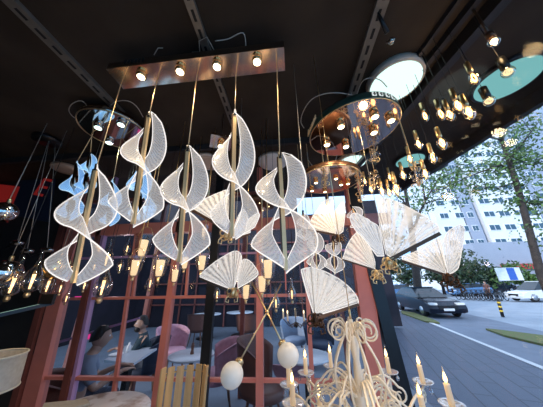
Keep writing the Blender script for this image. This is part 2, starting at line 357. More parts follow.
# ------------------------------------------------------------------ pendant: twin-ribbon acrylic spiral on a gold bar
def cordpart(t, a, b, r=.0026, mat='gold_rod'): return MB().tube([a, b], r, 5).build('cord', mat, t)
def spiral(name, label, cat, top, rt, rb, Rad, ph, mat='acr', emat='edge', turns=1.0, group=None, barm='gold_rod', barw=.013, lo=0, n=48):
    t = thing(name, label, cat, rt, group); ax = (V(rb)-V(rt)); Ln = ax.length; a = ax.normalized(); u, w = basis(a)
    u = (V((1, 0, 0))-a*a.x).normalized(); w = a.cross(u)
    if top is not None: cordpart(t, top, V(rt)-a*.03)
    bm = MB().bar(V(rt)-a*.005, rb, barw*1.3, barw, up=(0, 1, 0)); bm.bar(V(rt)-a*.005-u*barw*.95, V(rb)-a*.03-u*barw*.95, barw*.6, barw*.9, mi=1, up=(0, 1, 0))
    bm.build('rod', [barm, 'bronze'], t)
    MB().lathe(V(rt)-a*.035, [(.004, 0), (.009, .004), (.009, .03), (.011, .04)], 12, axis=a).build('cord_grip', 'black', t)
    for k in range(2):
        I, O = [], []; s0, s1 = (0.0, .96) if k == 0 else (.13, 1.0)
        for i in range(n+1):
            q = i/n; s = s0+(s1-s0)*q; th = PI/2+ph+k*PI-turns*2*PI*s; th -= .6*(1-q)**3 if k == 0 else 0; cx, sx_ = math.cos(th), math.sin(th)
            cx = math.copysign(abs(cx)**.72, cx); e = u*cx+w*sx_*.58
            env = (min(1, .75+q*3) if k == 0 else 1.0)*min(1, ((1-q)*5+.05)**.6); ro = Rad*env*(.80+.32*s); ri = ro*(.26+.14*s) if k == 0 or q > .15 else ro*(.10+.18*q/.15)
            c = V(rt)+ax*s; wd = .17*Ln*(.65+.35*math.sin(PI*q))
            I.append(c+e*ri-a*wd*.42); O.append(c+e*ro+a*wd*.20)
        vs = []; K = 4; N = n+1
        for j in range(K+1): vs += [lerp(I[i], O[i], j/K)+a*(.012*math.sin(PI*j/K)) for i in range(N)]
        fs = [(j*N+i, j*N+i+1, (j+1)*N+i+1, (j+1)*N+i) for j in range(K) for i in range(n)]
        mb_ = MB().add(vs, fs, 0, True); mb_.uv = [(i/n, j/K) for j in range(K+1) for i in range(N)]
        o = mb_.build('spiral_shade', mat, t)
        sd = o.modifiers.new('s', 'SOLIDIFY'); sd.thickness = .003
        MB().tube(O, .0032 if Ln > .4 else .0022, 6).tube(I, .002, 5).tube([I[0], O[0]], .0016, 5).build('lit_edge', emat, o)
    return t
# ------------------------------------------------------------------ linear canopy with mirror underside
ZC = 2.86
ca, cb = V((-.985, .79, ZC)), V((.03, .77, ZC)); cm = (ca+cb)/2
t = thing('linear_canopy', 'long mirror-bottomed bronze ceiling canopy with four lit downlights', 'ceiling light', cm+V((0, 0, .06)))
MB().bar(ca+V((0, 0, .027)), cb+V((0, 0, .027)), .125, .05).build('housing', 'bronze', t)
MB().bar(ca+V((0, 0, 0)), cb+V((0, 0, 0)), .13, .003).build('mirror_plate', 'mirror', t)
m = MB()
for x0 in (-.87, -.16):
    for i in range(6): m.box((x0+i*.021, .716, ZC+.03), (.009, .004, .03))
m.build('vent_slots', 'slot', t)
for px, py in [(141, 77), (180, 72), (217, 67), (257, 62)]:
    q = at(px, py, z=ZC-.03); q.y = min(max(q.y, .75), .81)
    h = MB().lathe(q, [(.026, .0), (.028, .005), (.028, .03)], 20).build('downlight', 'gold', t)
    MB().lathe(q+V((0, 0, -.0005)), [(.0, 0), (.021, -.001)], 20).build('lens', 'spot', h)
    lamp('downlight_lamp', q+V((0, 0, -.02)), (1, .78, .5), 9, spot=150)
MB().bar(cm+V((-.02, 0, .05)), cm+V((-.02, 0, .15)), .04, .03).build('bracket', 'channel', t); MB().tube([at(200, 55, z=2.93), at(199, 41, z=2.97), at(207, 37, z=2.97), at(214, 50, z=2.94)], .0025, 6).build('feed_wire', 'cable', t); MB().tube(smooth([at(215, 41, z=2.95), at(228, 39, z=2.96), at(243, 33, z=2.97), at(246, 48, z=2.94)]), .003, 6).build('feed_wire', 'cable', t); MB().tube([at(154, 55, z=2.93), at(158, 48, z=2.96), at(163, 48, z=2.97)], .002, 6).build('feed_wire', 'cable', t)
SP = [  # canopy px, rod top px, rod bottom px, radius, phase, label
    ((121, 84), (96, 170), (73, 283), .145, .1, 'lowest white acrylic spiral pendant, far left of the five under the linear canopy'),
    ((157, 80), (149, 117), (133, 224), .125, -.15, 'white acrylic spiral pendant hanging highest on the left, second under the linear canopy'),
    ((197, 75), (188, 151), (179, 262), .125, .1, 'middle white acrylic spiral pendant of the five under the linear canopy'),
    ((236, 75), (235, 115), (232, 236), .12, .55, 'white acrylic spiral pendant with a butterfly wing in front, fourth under the linear canopy'),
    ((277, 70), (280, 158), (286, 270), .135, 0.0, 'white acrylic spiral pendant at the right end of the linear canopy')]
for c, a, b, rad, ph, lab in SP:
    top = at(*c, z=ZC-.002); top.y = min(top.y, .83); rt = at(*a, x=top.x if c[0] < 250 else None, y=None if c[0] < 250 else .86); rb = at(*b, x=top.x if c[0] < 250 else None, y=None if c[0] < 250 else .88)
    if rt.y > 1.05 or rt.y < .6: rt = at(*a, y=.86)
    if abs(rb.y-rt.y) > .1: rb = at(*b, y=rt.y+.08)
    spiral('spiral_pendant', lab, 'pendant lamp', top, rt, rb, rad, ph, group='spiral pendants under the linear canopy')
# ------------------------------------------------------------------ round chrome canopy and blue spirals
rc = at(114, 131, z=2.9)
t = thing('round_canopy', 'round chrome-mirror ceiling canopy with three cool white downlights', 'ceiling light', rc+V((0, 0, .04)))
MB().lathe(rc, [(.235, 0), (.24, .004), (.24, .035), (.235, .04)], 48).build('housing', 'smoke', t)
MB().lathe(rc+V((0, 0, -.002)), [(0, 0), (.225, 0)], 48).build('mirror_plate', 'chrome', t)
MB().torus(rc, .236, .004, n=48).build('rim', 'gold_s', t)
for px, py in [(98, 128), (121, 125), (109, 143)]:
    q = at(px, py, z=2.87)
    h = MB().lathe(q, [(.03, 0), (.032, .004), (.032, .03)], 20).build('downlight', 'chrome', t)
    MB().lathe(q+V((0, 0, -.0005)), [(0, 0), (.024, -.001)], 20).build('lens', 'spotc', h)
lamp('round_canopy_lamp', rc+V((0, 0, -.08)), (.8, 1, .9), 5, spot=150)
m = MB()
for pts in [[(90, 110), (82, 101), (72, 104), (69, 111), (75, 118), (84, 118)], [(107, 110), (115, 102), (128, 101), (137, 107), (143, 117)]]:
    MB().tube(smooth([at(a, b, z=2.96-.002*i) for i, (a, b) in enumerate(pts)]), .003, 6).build('feed_wire', 'cable', t)
MB().tube([rc+V((0, 0, .04)), rc+V((0, 0, .1))], .012, 8).build('stem', 'bronze', t)
BL = [((93, 128), (77, 164), (68, 219), .10, .2, 'leftmost blue acrylic spiral pendant behind the lowest white spiral'),
      ((92, 127), (90, 156), (84, 192), .075, -.4, 'blue acrylic spiral pendant hanging highest behind the lowest white spiral'),
      ((121, 133), (113, 182), (108, 225), .08, .5, 'blue acrylic spiral pendant low between the two leftmost white spirals'),
      ((122, 132), (138, 160), (142, 221), .10, .3, 'blue acrylic spiral pendant behind the second white spiral')]
for c, a, b, rad, ph, lab in BL:
    y = rc.y+.08; spiral('spiral_pendant', lab, 'pendant lamp', at(c[0], c[1]+6, z=2.895), at(*a, y=y), at(*b, y=y), rad, ph, 'acr_b', 'edge_b', group='blue spiral pendants under the round canopy', barm='smoke', n=30)
# ------------------------------------------------------------------ flush ceiling discs
def disc(label, c, r, lit, rimm, h=.05, lampe=0, cat='ceiling light'):
    q = at(*c, z=CEIL-h); t = thing('ceiling_light', label, cat, (q.x, q.y, CEIL), 'flush round ceiling lights'); o = V((q.x, q.y, CEIL-h))
    MB().lathe(o, [(r*.90, .0), (r*.97, 0), (r, .006), (r, h-.001)], 48).build('rim', rimm, t)
    MB().lathe(o+V((0, 0, -.002)), [(0, -.004), (r*.6, -.003), (r*.9, 0), (r*.9, .004)], 48).build('diffuser', lit, t)
    if lampe: lamp('disc_lamp', o+V((0, 0, -.05)), (.8, 1, .95), lampe, r=.15)
disc('tan unlit round ceiling light above the blue spirals on the left', (66, 170), .135, 'disc_tan', 'disc_tan', .03)
disc('unlit beige round ceiling light mostly hidden between the middle white spirals', (208, 163), .16, 'disc_tan', 'disc', .03)
disc('unlit off-white round ceiling light behind the right end spiral cord', (273, 163), .165, 'disc', 'disc', .04)
disc('large lit round ceiling light with cream rim beside the slotted channel', (395, 84), .175, 'lit', 'ringy', .05)
disc('smaller lit round ceiling light below the big gold canopy', (352, 163), .165, 'lit', 'ringy', .04)
disc('teal lit round light in the dark soffit at the top right corner', (507, 81), .19, 'teal', 'track', .03)
disc('teal lit round light in the soffit behind the filament bulbs', (410, 161), .155, 'teal', 'track', .03)
# ------------------------------------------------------------------ big gold round canopy + script + squares
gc = at(352, 132, z=2.7)
t = thing('round_canopy', 'large round gold-mirror canopy with six warm downlights and white squares on its dark side band', 'ceiling light', gc+V((0, 0, .06)))
GR = .305
MB().lathe(gc, [(GR, 0), (GR+.003, .004), (GR+.003, .05), (GR-.01, .055)], 56, sx=1.0, sy=.88, rot=R(-38)).build('housing', pbr('dark_green_band', (.02, .05, .035), .3), t)
MB().lathe(gc+V((0, 0, -.002)), [(0, 0), (GR-.004, 0)], 56, sy=.88, rot=R(-38)).build('mirror_plate', pbr('rose_mirror', (.80, .62, .55), .06, 1), t)
for k in range(24): pass
m = MB()
pts = [gc+Matrix.Rotation(R(-38), 3, 'Z') @ V((GR*math.cos(a), GR*.88*math.sin(a), 0)) for a in [2*PI*i/56 for i in range(57)]]
m.tube(pts, .004, 6, cap=False).build('rim', 'gold_s', t)
# four white squares, each with a dark cross, standing on the near side of the band
def on_band(px, py, out=.004):
    d = ray(px, py); best = None
    q = at(px, py, z=gc.z+.028)
    for i in range(360):
        a = R(i); p = gc+Matrix.Rotation(R(-38), 3, 'Z') @ V((GR*math.cos(a), GR*.88*math.sin(a), .028)); v = M3.transposed() @ (p-CAM); xx = 271.5-F*v.x/v.z; yy = 203.5+F*v.y/v.z
        e = (xx-px)**2+.3*(yy-py)**2
        if best is None or e < best[0]: best = (e, p)
    n = best[1]-gc; n.z = 0; n.normalize(); return best[1]+n*out, n
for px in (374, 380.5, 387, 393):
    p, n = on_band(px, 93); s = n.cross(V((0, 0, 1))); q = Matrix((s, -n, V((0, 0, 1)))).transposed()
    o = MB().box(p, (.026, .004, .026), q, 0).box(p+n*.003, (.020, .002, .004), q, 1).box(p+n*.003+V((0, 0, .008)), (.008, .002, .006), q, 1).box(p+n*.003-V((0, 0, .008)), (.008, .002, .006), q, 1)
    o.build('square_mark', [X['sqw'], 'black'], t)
def text(body, loc, size, mat, rot, parent, name, ext=.002, shear=0):
    c = bpy.data.curves.new(name, 'FONT'); c.body = body; c.size = size; c.extrude = ext; c.align_x = 'CENTER'; c.align_y = 'CENTER'; c.shear = shear
    o = bpy.data.objects.new(name, c); COL.objects.link(o); o.rotation_euler = rot; o.location = loc; bpy.context.view_layer.update()
    me = bpy.data.meshes.new_from_object(o.evaluated_get(bpy.context.evaluated_depsgraph_get())); me.materials.clear(); me.materials.append(X[mat]); bpy.data.objects.remove(o)
    o = bpy.data.objects.new(name, me); COL.objects.link(o); o.rotation_euler = rot; o.location = V(loc)-(parent.location if parent else V((0, 0, 0))); o.parent = parent; return o
p, n = on_band(309, 121, .006); s = V((0, 0, 1)).cross(n)
p, n = on_band(311, 122, .014); fx = V((0, 0, 1)).cross(n)
text('fantana', p, .066, 'gold_rod', Matrix((fx, V((0, 0, 1)), n)).transposed().to_euler(), t, 'script_lettering', shear=.35)
for (px, py) in [(341, 127), (375, 117), (346, 147), (327, 145), (374, 133), (391, 121)]:
    q = at(px, py, z=2.665)
    h = MB().lathe(q, [(.025, 0), (.027, .004), (.027, .034)], 18).build('downlight', 'gold', t)
    MB().lathe(q+V((0, 0, -.0005)), [(0, 0), (.021, -.001)], 18).build('lens', 'spot', h)
for (px, py) in [(330, 135), (368, 126)]: lamp('gold_canopy_lamp', at(px, py, z=2.62), (1, .7, .38), 7, spot=155)
m = MB()
m.tube(smooth([at(a, b, z=2.82) for a, b in [(304, 128), (301, 122), (303, 112), (311, 100), (324, 94), (340, 93), (356, 96)]]), .003, 6); m.build('feed_wire', 'cable', t); m = MB()
m.tube(smooth([at(a, b, z=2.85) for a, b in [(357, 94), (362, 82), (370, 78), (380, 80), (387, 87)]]), .003, 6); m.build('feed_wire', 'cable', t); m = MB()
m.tube([gc+V((0, 0, .05)), gc+V((0, 0, .3))], .012, 8).build('stem', 'bronze', t)
# small hanging script ring loops under it
m = MB(); m.tube([at(a, b, y=1.45) for a, b in [(307, 152), (308, 160), (314, 168), (322, 172), (330, 170), (335, 163), (337, 155)]], .003, 6)
tag(m.build('cable_loop', 'cable'), 'pale cable loop drooping below the left edge of the big gold canopy', 'cable')
# lower copper round canopy
cc = at(329, 181, z=2.45)
t = thing('round_canopy', 'smaller copper and brown round canopy with small downlights, hung below the big one', 'ceiling light', cc+V((0, 0, .05)))
MB().lathe(cc, [(.235, 0), (.237, .004), (.237, .035)], 48).build('housing', 'bronze', t)
MB().lathe(cc+V((0, 0, -.002)), [(0, 0), (.231, 0)], 48).build('mirror_plate', 'mirror', t)
MB().tube([cc+V((0, 0, .035)), cc+V((0, 0, CEIL-cc.z))], .008, 8).build('stem', 'bronze', t)
m = MB().prism([at(a, b, z=cc.z-.006) for a, b in [(329, 169), (342, 168), (349, 188), (334, 192)]], (0, 0, .004)).build('copper_panel', 'copper', t)
MB().torus(cc, .235, .004, n=44).build('rim', 'gold_s', t)
for px, py in [(316, 183), (312, 191), (336, 179), (341, 185), (325, 192), (348, 184)]:
    q = at(px, py, z=cc.z-.025); h = MB().lathe(q, [(.016, 0), (.018, .003), (.018, .022)], 14).build('downlight', 'gold', t)
    MB().lathe(q+V((0, 0, -.0005)), [(0, 0), (.013, -.001)], 14).build('lens', 'spot', h)
lamp('copper_canopy_lamp', cc+V((0, -.05, -.1)), (1, .68, .35), 5, spot=155)
q = at(221, 143, z=2.72); t = thing('square_canopy', 'small square gold plate with one lit downlight behind the fourth white spiral', 'ceiling light', q)
MB().box(q+V((0, 0, .01)), (.16, .16, .02), Euler((0, 0, R(25)))).build('plate', 'mirror', t); MB().tube([q+V((0, 0, .02)), V((q.x, q.y, CEIL))], .006, 6).build('stem', 'bronze', t)
h = MB().lathe(q+V((0, 0, -.03)), [(.024, 0), (.026, .004), (.026, .03)], 18).build('downlight', 'gold', t); MB().lathe(q+V((0, 0, -.031)), [(0, 0), (.02, -.001)], 18).build('lens', 'spot', h)
q = at(258, 204, y=1.9); t = thing('drum_canopy', 'dark brown round pendant drum seen between the fourth and fifth white spirals', 'pendant lamp', q)
MB().lathe(q-V((0, 0, .03)), [(.15, 0), (.17, .01), (.17, .06), (.15, .07)], 36).build('drum', 'bronze', t); MB().tube([q, V((q.x, q.y, CEIL))], .006, 6).build('stem', 'bronze', t)
m = MB()
for k in range(5): m.ell(q+V((math.cos(k*1.25)*.11, math.sin(k*1.25)*.11, -.034)), .006, 8, 5)
m.build('light_points', 'flame_w', t)
# ------------------------------------------------------------------ crystal bubble strings
def bubbles(label, px, py0, py1, y, top_z, px1=None, w=.028):
    a = at(px, py0, y=y); b = at(px1 or px, py1, y=y); t = thing('bubble_pendant', label, 'pendant lamp', a, 'clear bubble strings under the gold canopies')
    cordpart(t, V((a.x, a.y, top_z)), a, .002)
    MB().tube([a, b], .004, 6).build('rod', 'gold_s', t)
    rnd = random.Random(px); m = MB(); n = max(9, int((a-b).length/.011))
    for i in range(n):
        c = lerp(a, b, (i+.5)/n)+V((math.cos(i*2.4), math.sin(i*2.4), 0))*w*rnd.uniform(.45, 1); m.torus(c, rnd.uniform(.011, .017), .0026, (rnd.uniform(-1, 1), rnd.uniform(-1, 1), rnd.uniform(-.6, .6)), 12, 5, mi=rnd.choice((0, 0, 1)))
        if i % 2: m.ell(c, .007, 8, 6, mi=rnd.choice((0, 1)))
    m.build('bubble_cluster', [X['gold_s'], X['crys']], t)
bubbles('clear bubble string hanging right under the lit edge of the big gold canopy', 374, 137, 162, 1.3, 2.69)
bubbles('clear bubble string left of the pair below the big gold canopy', 359, 174, 202, 1.45, 2.69, 361)
bubbles('clear bubble string right of the pair below the big gold canopy', 374, 170, 190, 1.4, 2.69)
bubbles('clear bubble string hanging by the teal soffit light near the right window', 413, 162, 186, 1.25, CEIL, 418)
bubbles('gold bubble string in front of the copper canopy panel', 324, 166, 186, 1.35, 2.69, 325, .022)
# ------------------------------------------------------------------ filament bulb pendants
def bulb_proto():
    t = thing('bulb_pendant', '', 'pendant lamp', (0, 0, 0), 'filament bulbs near the right window')
    MB().lathe((0, 0, 0), [(.004, .075), (.011, .07), (.012, .01), (.009, 0)], 14).build('socket', 'gold_s', t)
    g = MB().lathe((0, 0, 0), [(.009, 0), (.018, -.02), (.023, -.04), (.018, -.06), (.006, -.078), (.001, -.082)], 16).build('bulb', 'bulbg', t)
    m = MB()
    for i in range(4):
        a = i*PI/2; m.tube([(.003*math.cos(a), .003*math.sin(a), -.008), (.010*math.cos(a), .010*math.sin(a), -.035), (.003*math.cos(a+.5), .003*math.sin(a+.5), -.058)], .0022, 5)
    m.build('filament', 'flame', g)
    return t
BP = bulb_proto()
PEND = []
bulbs = [(474, 78, .95, 1.0, 'upper'), (458, 105, 1.05, 1.1, 'upper'), (469, 112, 1.35, 1, 'upper'), (441, 114, 1.15, 1, 'upper'), (450, 115, 1.5, .9, 'upper'), (425, 116, 1.15, 1, 'upper'),
         (418.5, 144, 1.3, 1, 'mid'), (442, 143, 1.35, 1, 'mid'), (433, 158, 1.45, .9, 'mid'), (410, 159, 1.4, .9, 'mid'), (425.5, 174, 1.5, .9, 'mid'), (403, 175, 1.4, 1, 'low'), (396, 188, 1.35, 1.25, 'low'),
         (389, 192, 1.5, 1, 'low'), (382, 191, 1.45, 1, 'low'), (371, 189, 1.55, 1, 'low'), (365, 182, 1.5, .8, 'low'), (390, 178, 1.7, .8, 'low')]
lab = {'upper': 'lit clear filament bulb in gold socket, in the top row beside the right window', 'mid': 'lit clear filament bulb in gold socket hanging before the dark soffit and trees',
       'low': 'lit clear filament bulb in the bunch above the largest butterfly'}
special = {(458, 105): 'largest lit filament bulb of the top row, left of the two black sockets', (474, 78): 'lit filament bulb highest of the gold sockets, left of the teal light', (396, 188): 'brightest orange filament bulb, lowest of the bunch above the largest butterfly'}
for i, (px, py, y, s, k) in enumerate(bulbs):
    o = BP if i == 0 else copy_tree(BP); q = at(px, py, y=y)
    # keep inside the glass
    lim = g0.x+(g1.x-g0.x)*(y-g0.y)/(g1.y-g0.y)-.09
    if q.x > lim: q = CAM+ray(px, py)*((lim-CAM.x)/ray(px, py).x)
    o.location = q+V((0, 0, .035)); o.scale = (s, s, s); o['label'] = special.get((px, py), lab[k]); o['category'] = 'pendant lamp'; o['group'] = 'filament bulbs, '+k+' row'
    o.rotation_euler = (0, 0, i)
    PEND.append((o, .07, (CEIL-.0-o.location.z)/s, .0013/s, 'cord', 'track'))
for (px, py, lb) in [(489, 101, 'lit tangle-filament bulb in long black socket, left of the pair over the teal light'), (508, 72, 'square-looking lit bulb in black socket in front of the teal soffit light')]:
    q = at(px, py, x=1.02); t = thing('bulb_pendant', lb, 'pendant lamp', q, 'bulbs in black sockets')
    MB().lathe(q, [(.012, .09), (.017, .085), (.017, .025), (.012, .02)], 14).build('socket', 'black', t)
    g = MB().ell(q, (.024, .024, .026), 14, 10).build('bulb', 'bulbg', t); m = MB()
    for i in range(5): m.torus(q, .014, .0017, (math.cos(i*.7), math.sin(i*.7), .2), 14, 5)
    m.build('filament', emit('soft_filament', (1, .75, .42), 1.6), g); cordpart(t, q+V((0, 0, .085)), V((q.x, q.y, CEIL-.02)), .0015, 'track')
q = at(493, 40, x=.98); t = thing('bare_bulb', 'bare lit round bulb close to the ceiling track at the top right', 'light bulb', q)
MB().lathe(q, [(.014, .05), (.016, .045), (.016, .012)], 14).tube([q+V((0, 0, .04)), V((q.x, q.y, CEIL-.03))], .006, 6).build('socket', 'bronze', t)
MB().ell(q+V((0, 0, -.01)), .024, 14, 10).build('bulb', 'bulbg', t); MB().ell(q+V((0, 0, -.01)), .013, 10, 8).build('filament', 'spot', t)
lamp('bulb_glow', q+V((0, 0, -.05)), (1, .65, .3), 1.0); lamp('bulb_glow', at(440, 140, y=1.2), (1, .6, .28), 1.8); lamp('bulb_glow', at(385, 195, y=1.4), (1, .6, .28), 1.6)
# small black ceiling fixture on the channel
q = at(391, 41, z=2.86); t = thing('ceiling_spot', 'small black fitting with a cut glass head hanging from the slotted channel', 'spotlight', (q.x, q.y, 2.99))
MB().tube([at(378, 12, z=2.98), at(382, 22, z=2.94), at(387, 33, z=2.89)], [.005, .010, .012], 10).build('arm', 'black', t)
m = MB(); m.ell(q, .018, 8, 5)
for i in range(14): m.ell(q+V((random.uniform(-1, 1), random.uniform(-1, 1), random.uniform(-1, 1)))*.015, .006, 5, 4)
m.build('cut_glass_head', 'smoke', t)
# ------------------------------------------------------------------ butterflies
def resample(pts, k):
    out = []
    for i in range(len(pts)-1):
        for j in range(k): out.append(lerp(pts[i], pts[i+1], j/k))
    return out+[pts[-1]]
def butterfly(label, y, body, wings, cords, bars, body_s=1.0, dark_body=False, ctop=CEIL, name='butterfly_pendant', group='acrylic butterfly pendants'):
    B = at(*body, y=y); t = thing(name, label, 'pendant lamp', B, group)
    for org, poly, n in wings:
        n = V(n).normalized(); O = at_plane(*org, B, n); P = [at_plane(*q, B, n) for q in poly]
        # smooth outline by Catmull-Rom through the traced corners
        S = []
        for i in range(len(P)-1):
            p0, p1, p2, p3 = P[max(i-1, 0)], P[i], P[i+1], P[min(i+2, len(P)-1)]
            for j in range(4):
                u = j/4; S.append(.5*((2*p1)+(p2-p0)*u+(2*p0-5*p1+4*p2-p3)*u*u+(3*p1-p0-3*p2+p3)*u**3))
        S.append(P[-1])
        vs = [O+n*.002]+[s+n*.002 for s in S]+[O-n*.002]+[s-n*.002 for s in S]; N = len(S)+1
        fs = [(0, i, i+1) for i in range(1, N-1)]+[(N, N+i+1, N+i) for i in range(1, N-1)]+[(i, N+i, N+i+1, i+1) for i in range(1, N-1)]+[(0, N, N+1, 1), (0, N-1, 2*N-1, N)]
        wm = MB().add(vs, fs); Ns = len(S); wm.uv = ([(.5, 0)]+[(i/(Ns-1), 1) for i in range(Ns)])*2
        # split the fan into rings so the etched rays keep their angle
        RG = 7; fv, ff, fu = [], [], []
        for sd_ in (1, -1):
            b0 = len(fv)
            for r_ in range(RG+1):
                for i, c_ in enumerate(S): fv.append(lerp(O, c_, .02+.98*r_/RG)+n*.002*sd_); fu.append((i/(Ns-1), r_/RG))
            for r_ in range(RG):
                for i in range(Ns-1): q_ = (b0+r_*Ns+i, b0+r_*Ns+i+1, b0+(r_+1)*Ns+i+1, b0+(r_+1)*Ns+i); ff.append(q_ if sd_ > 0 else q_[::-1])
        wm = MB().add(fv, ff); wm.uv = fu; w = wm.build('wing', 'wing', t)
        e = MB().tube([O]+S+[O], .0021, 5); e.build('lit_edge', 'edge', w)
        m = MB(); k = max(1, len(S)//15)
        for i in range(k, len(S)-1, k):
            c = S[i]; m.tube([lerp(O, c, .12), lerp(O, c, .95)], [.0004, .0012], 4)
        m.build('etched_rays', 'line', w)
    for a, b, wd in bars: MB().bar(at_plane(*a, B, V(wings[0][2]).normalized()), at_plane(*b, B, V(wings[0][2]).normalized()), wd*.9, wd*1.5).build('wing_holder', 'bronze', t)
    m = MB(); s = body_s*1.35
    for i in range(9):
        th = i*.9; m.torus(B+V((math.cos(th)*.018, math.sin(th)*.01, -.004-.007*(i % 4)))*s, .012*s, .003*s, (math.sin(i), math.cos(i*1.7), .4), 12, 6)
    m.ell(B+V((0, 0, -.012))*s, (.012*s, .012*s, .024*s), 12, 8)
    for sx in (-1, 1): m.tube([B+V((sx*.01, -.01, -.02))*s, B+V((sx*.026, -.018, -.034))*s, B+V((sx*.028, -.02, -.048))*s, B+V((sx*.014, -.02, -.052))*s, B+V((sx*.014, -.02, -.04))*s], .003*s, 6)
    m.build('body', 'gold_s' if not dark_body else 'bronze', t)
    m = MB()
    for c in cords: m.tube([B, at(*c, y=y) if len(c) == 2 else V(c)], .0014, 5)
    m.tube([B, V((B.x, B.y, ctop))], .0014, 5); m.build('cord', 'cable', t)
    return t
butterfly('largest clear butterfly pendant, spread in front of the street window', 1.12, (388, 260),
    [((392, 258), [(439, 233), (438, 226), (431, 221), (424, 216), (403, 204.5), (392, 200), (384, 198), (380, 201), (378.6, 213), (379.5, 224), (382, 236), (386, 254)], (-.25, -1, .25)),
     ((384, 256), [(381, 236), (378, 226), (370, 221), (362, 216), (355, 213), (350.5, 216), (351, 222), (356, 231), (364, 239), (371, 248), (377, 256)], (.35, -1, .1))], [], [((389, 260), (440, 233.5), .012)], 1.0, ctop=CEIL)
butterfly('small clear butterfly wing pendant tucked left below the largest butterfly', 1.3, (376, 272),
    [((375, 269), [(342.5, 258.6), (344, 255), (347, 246), (351.5, 238), (355, 234), (358.5, 231.5), (363, 235.5), (368, 243), (372, 252), (375, 262)], (.2, -1, .2))], [], [((342.5, 259.5), (374, 269.5), .006)], .9, ctop=CEIL)
butterfly('clear butterfly pendant at the far right, partly over the parked cars', 1.28, (448, 276),
    [((446, 273.5), [(403, 261), (403, 256), (412, 253), (425, 247), (439, 239), (442, 250), (445, 262)], (-.2, -1, .3)),
     ((448, 274), [(442, 245), (447, 233), (453, 228), (458, 225.5), (462, 225.5), (464, 229), (463.6, 239), (461, 254), (458, 268), (452, 273)], (-.5, -1, .1))], [], [((402, 261), (446, 275), .009)], 1.15, dark_body=True, ctop=CEIL)
butterfly('clear butterfly pendant with raised wings, below the copper canopy', 1.5, (338, 236),
    [((336, 234), [(307.7, 229), (310, 222), (313, 216), (318, 208), (323, 202), (329.6, 198.6), (333, 202), (333.5, 213), (335, 225)], (0, -1, .2)),
     ((338, 235), [(334.5, 224), (335, 213), (338, 207), (341.5, 203), (344.3, 203.5), (345.2, 213), (343, 231.5)], (-.4, -1, 0))], [], [((307, 229.5), (336, 235), .010)], .95, dark_body=True, ctop=2.44)
butterfly('clear butterfly pendant hanging lowest, just above the cream chandelier', .9, (315, 316),
    [((314.5, 316), [(307, 293), (301.5, 272), (303, 269), (310.8, 267.6), (323.7, 271), (339, 279), (350, 288), (357, 297), (358.5, 303)], (-.1, -1, .35)),
     ((316, 313), [(310, 290), (306, 272), (314, 270), (328, 276), (343, 287), (355, 301)], (-.1, -1, .7))], [], [((315, 319), (358.5, 304.5), .007)], .8, dark_body=True)
butterfly('clear butterfly pendant with two fan wings in front of the black post', 1.12, (233, 290),
    [((233, 290), [(200, 277), (201, 274), (208, 267.5), (215.5, 261.6), (225, 255.5), (233.5, 251.3), (239, 252), (241.7, 258), (239, 274)], (.15, -1, .25)),
     ((238, 288), [(237.5, 276), (241.8, 261), (247.7, 259.8), (254, 265.5), (258, 274.5), (249, 282)], (-.45, -1, .2))], [], [((200, 278.5), (229, 291), .008), ((238.5, 289), (258, 276), .005)], .8)
butterfly('clear butterfly pendant crossing the fourth white spiral', 1.0, (227, 232),
    [((225.3, 228.6), [(191.5, 209.5), (193, 207), (198, 203), (204.7, 199), (212, 195.5), (219.5, 192.5), (227, 190), (232.7, 194.7), (232.7, 209.5), (229, 222)], (.15, -1, .25)),
     ((232.7, 238), [(234, 227), (238.6, 215.3), (243, 209.5), (246.7, 214), (249, 224), (250.4, 232.3)], (-.3, -1, 0)),
     ((245, 233), [(248, 219.8), (254.8, 214.6), (259.2, 213.9), (259, 217.5), (254.8, 227)], (-.6, -1, .1))], [], [((192, 210), (225, 229), .010), ((234, 240), (250, 234), .006)], .9, ctop=CEIL)
# ------------------------------------------------------------------ small spirals behind, right of centre
SS = [((314, 170), (315, 232), (317, 270), .075, .4, 'small clear spiral pendant left of the pair below the raised-wing butterfly'),
      ((335, 170), (333, 240), (335, 274), .075, -.2, 'small clear spiral pendant right of the pair below the raised-wing butterfly'),
      ((353, 160), (352, 208), (362, 228), .08, .4, 'small clear spiral pendant behind the left wing of the largest butterfly'),
      ((300, 170), (303, 214), (304, 240), .06, .2, 'small clear spiral pendant beside the right end white spiral')]
for c, a, b, rad, ph, lb in SS: q = at(*a, y=1.7); spiral('spiral_pendant', lb, 'pendant lamp', V((q.x, q.y, CEIL)), q, at(*b, y=1.7), rad, ph, group='small spiral pendants at the back', n=26, barw=.007)
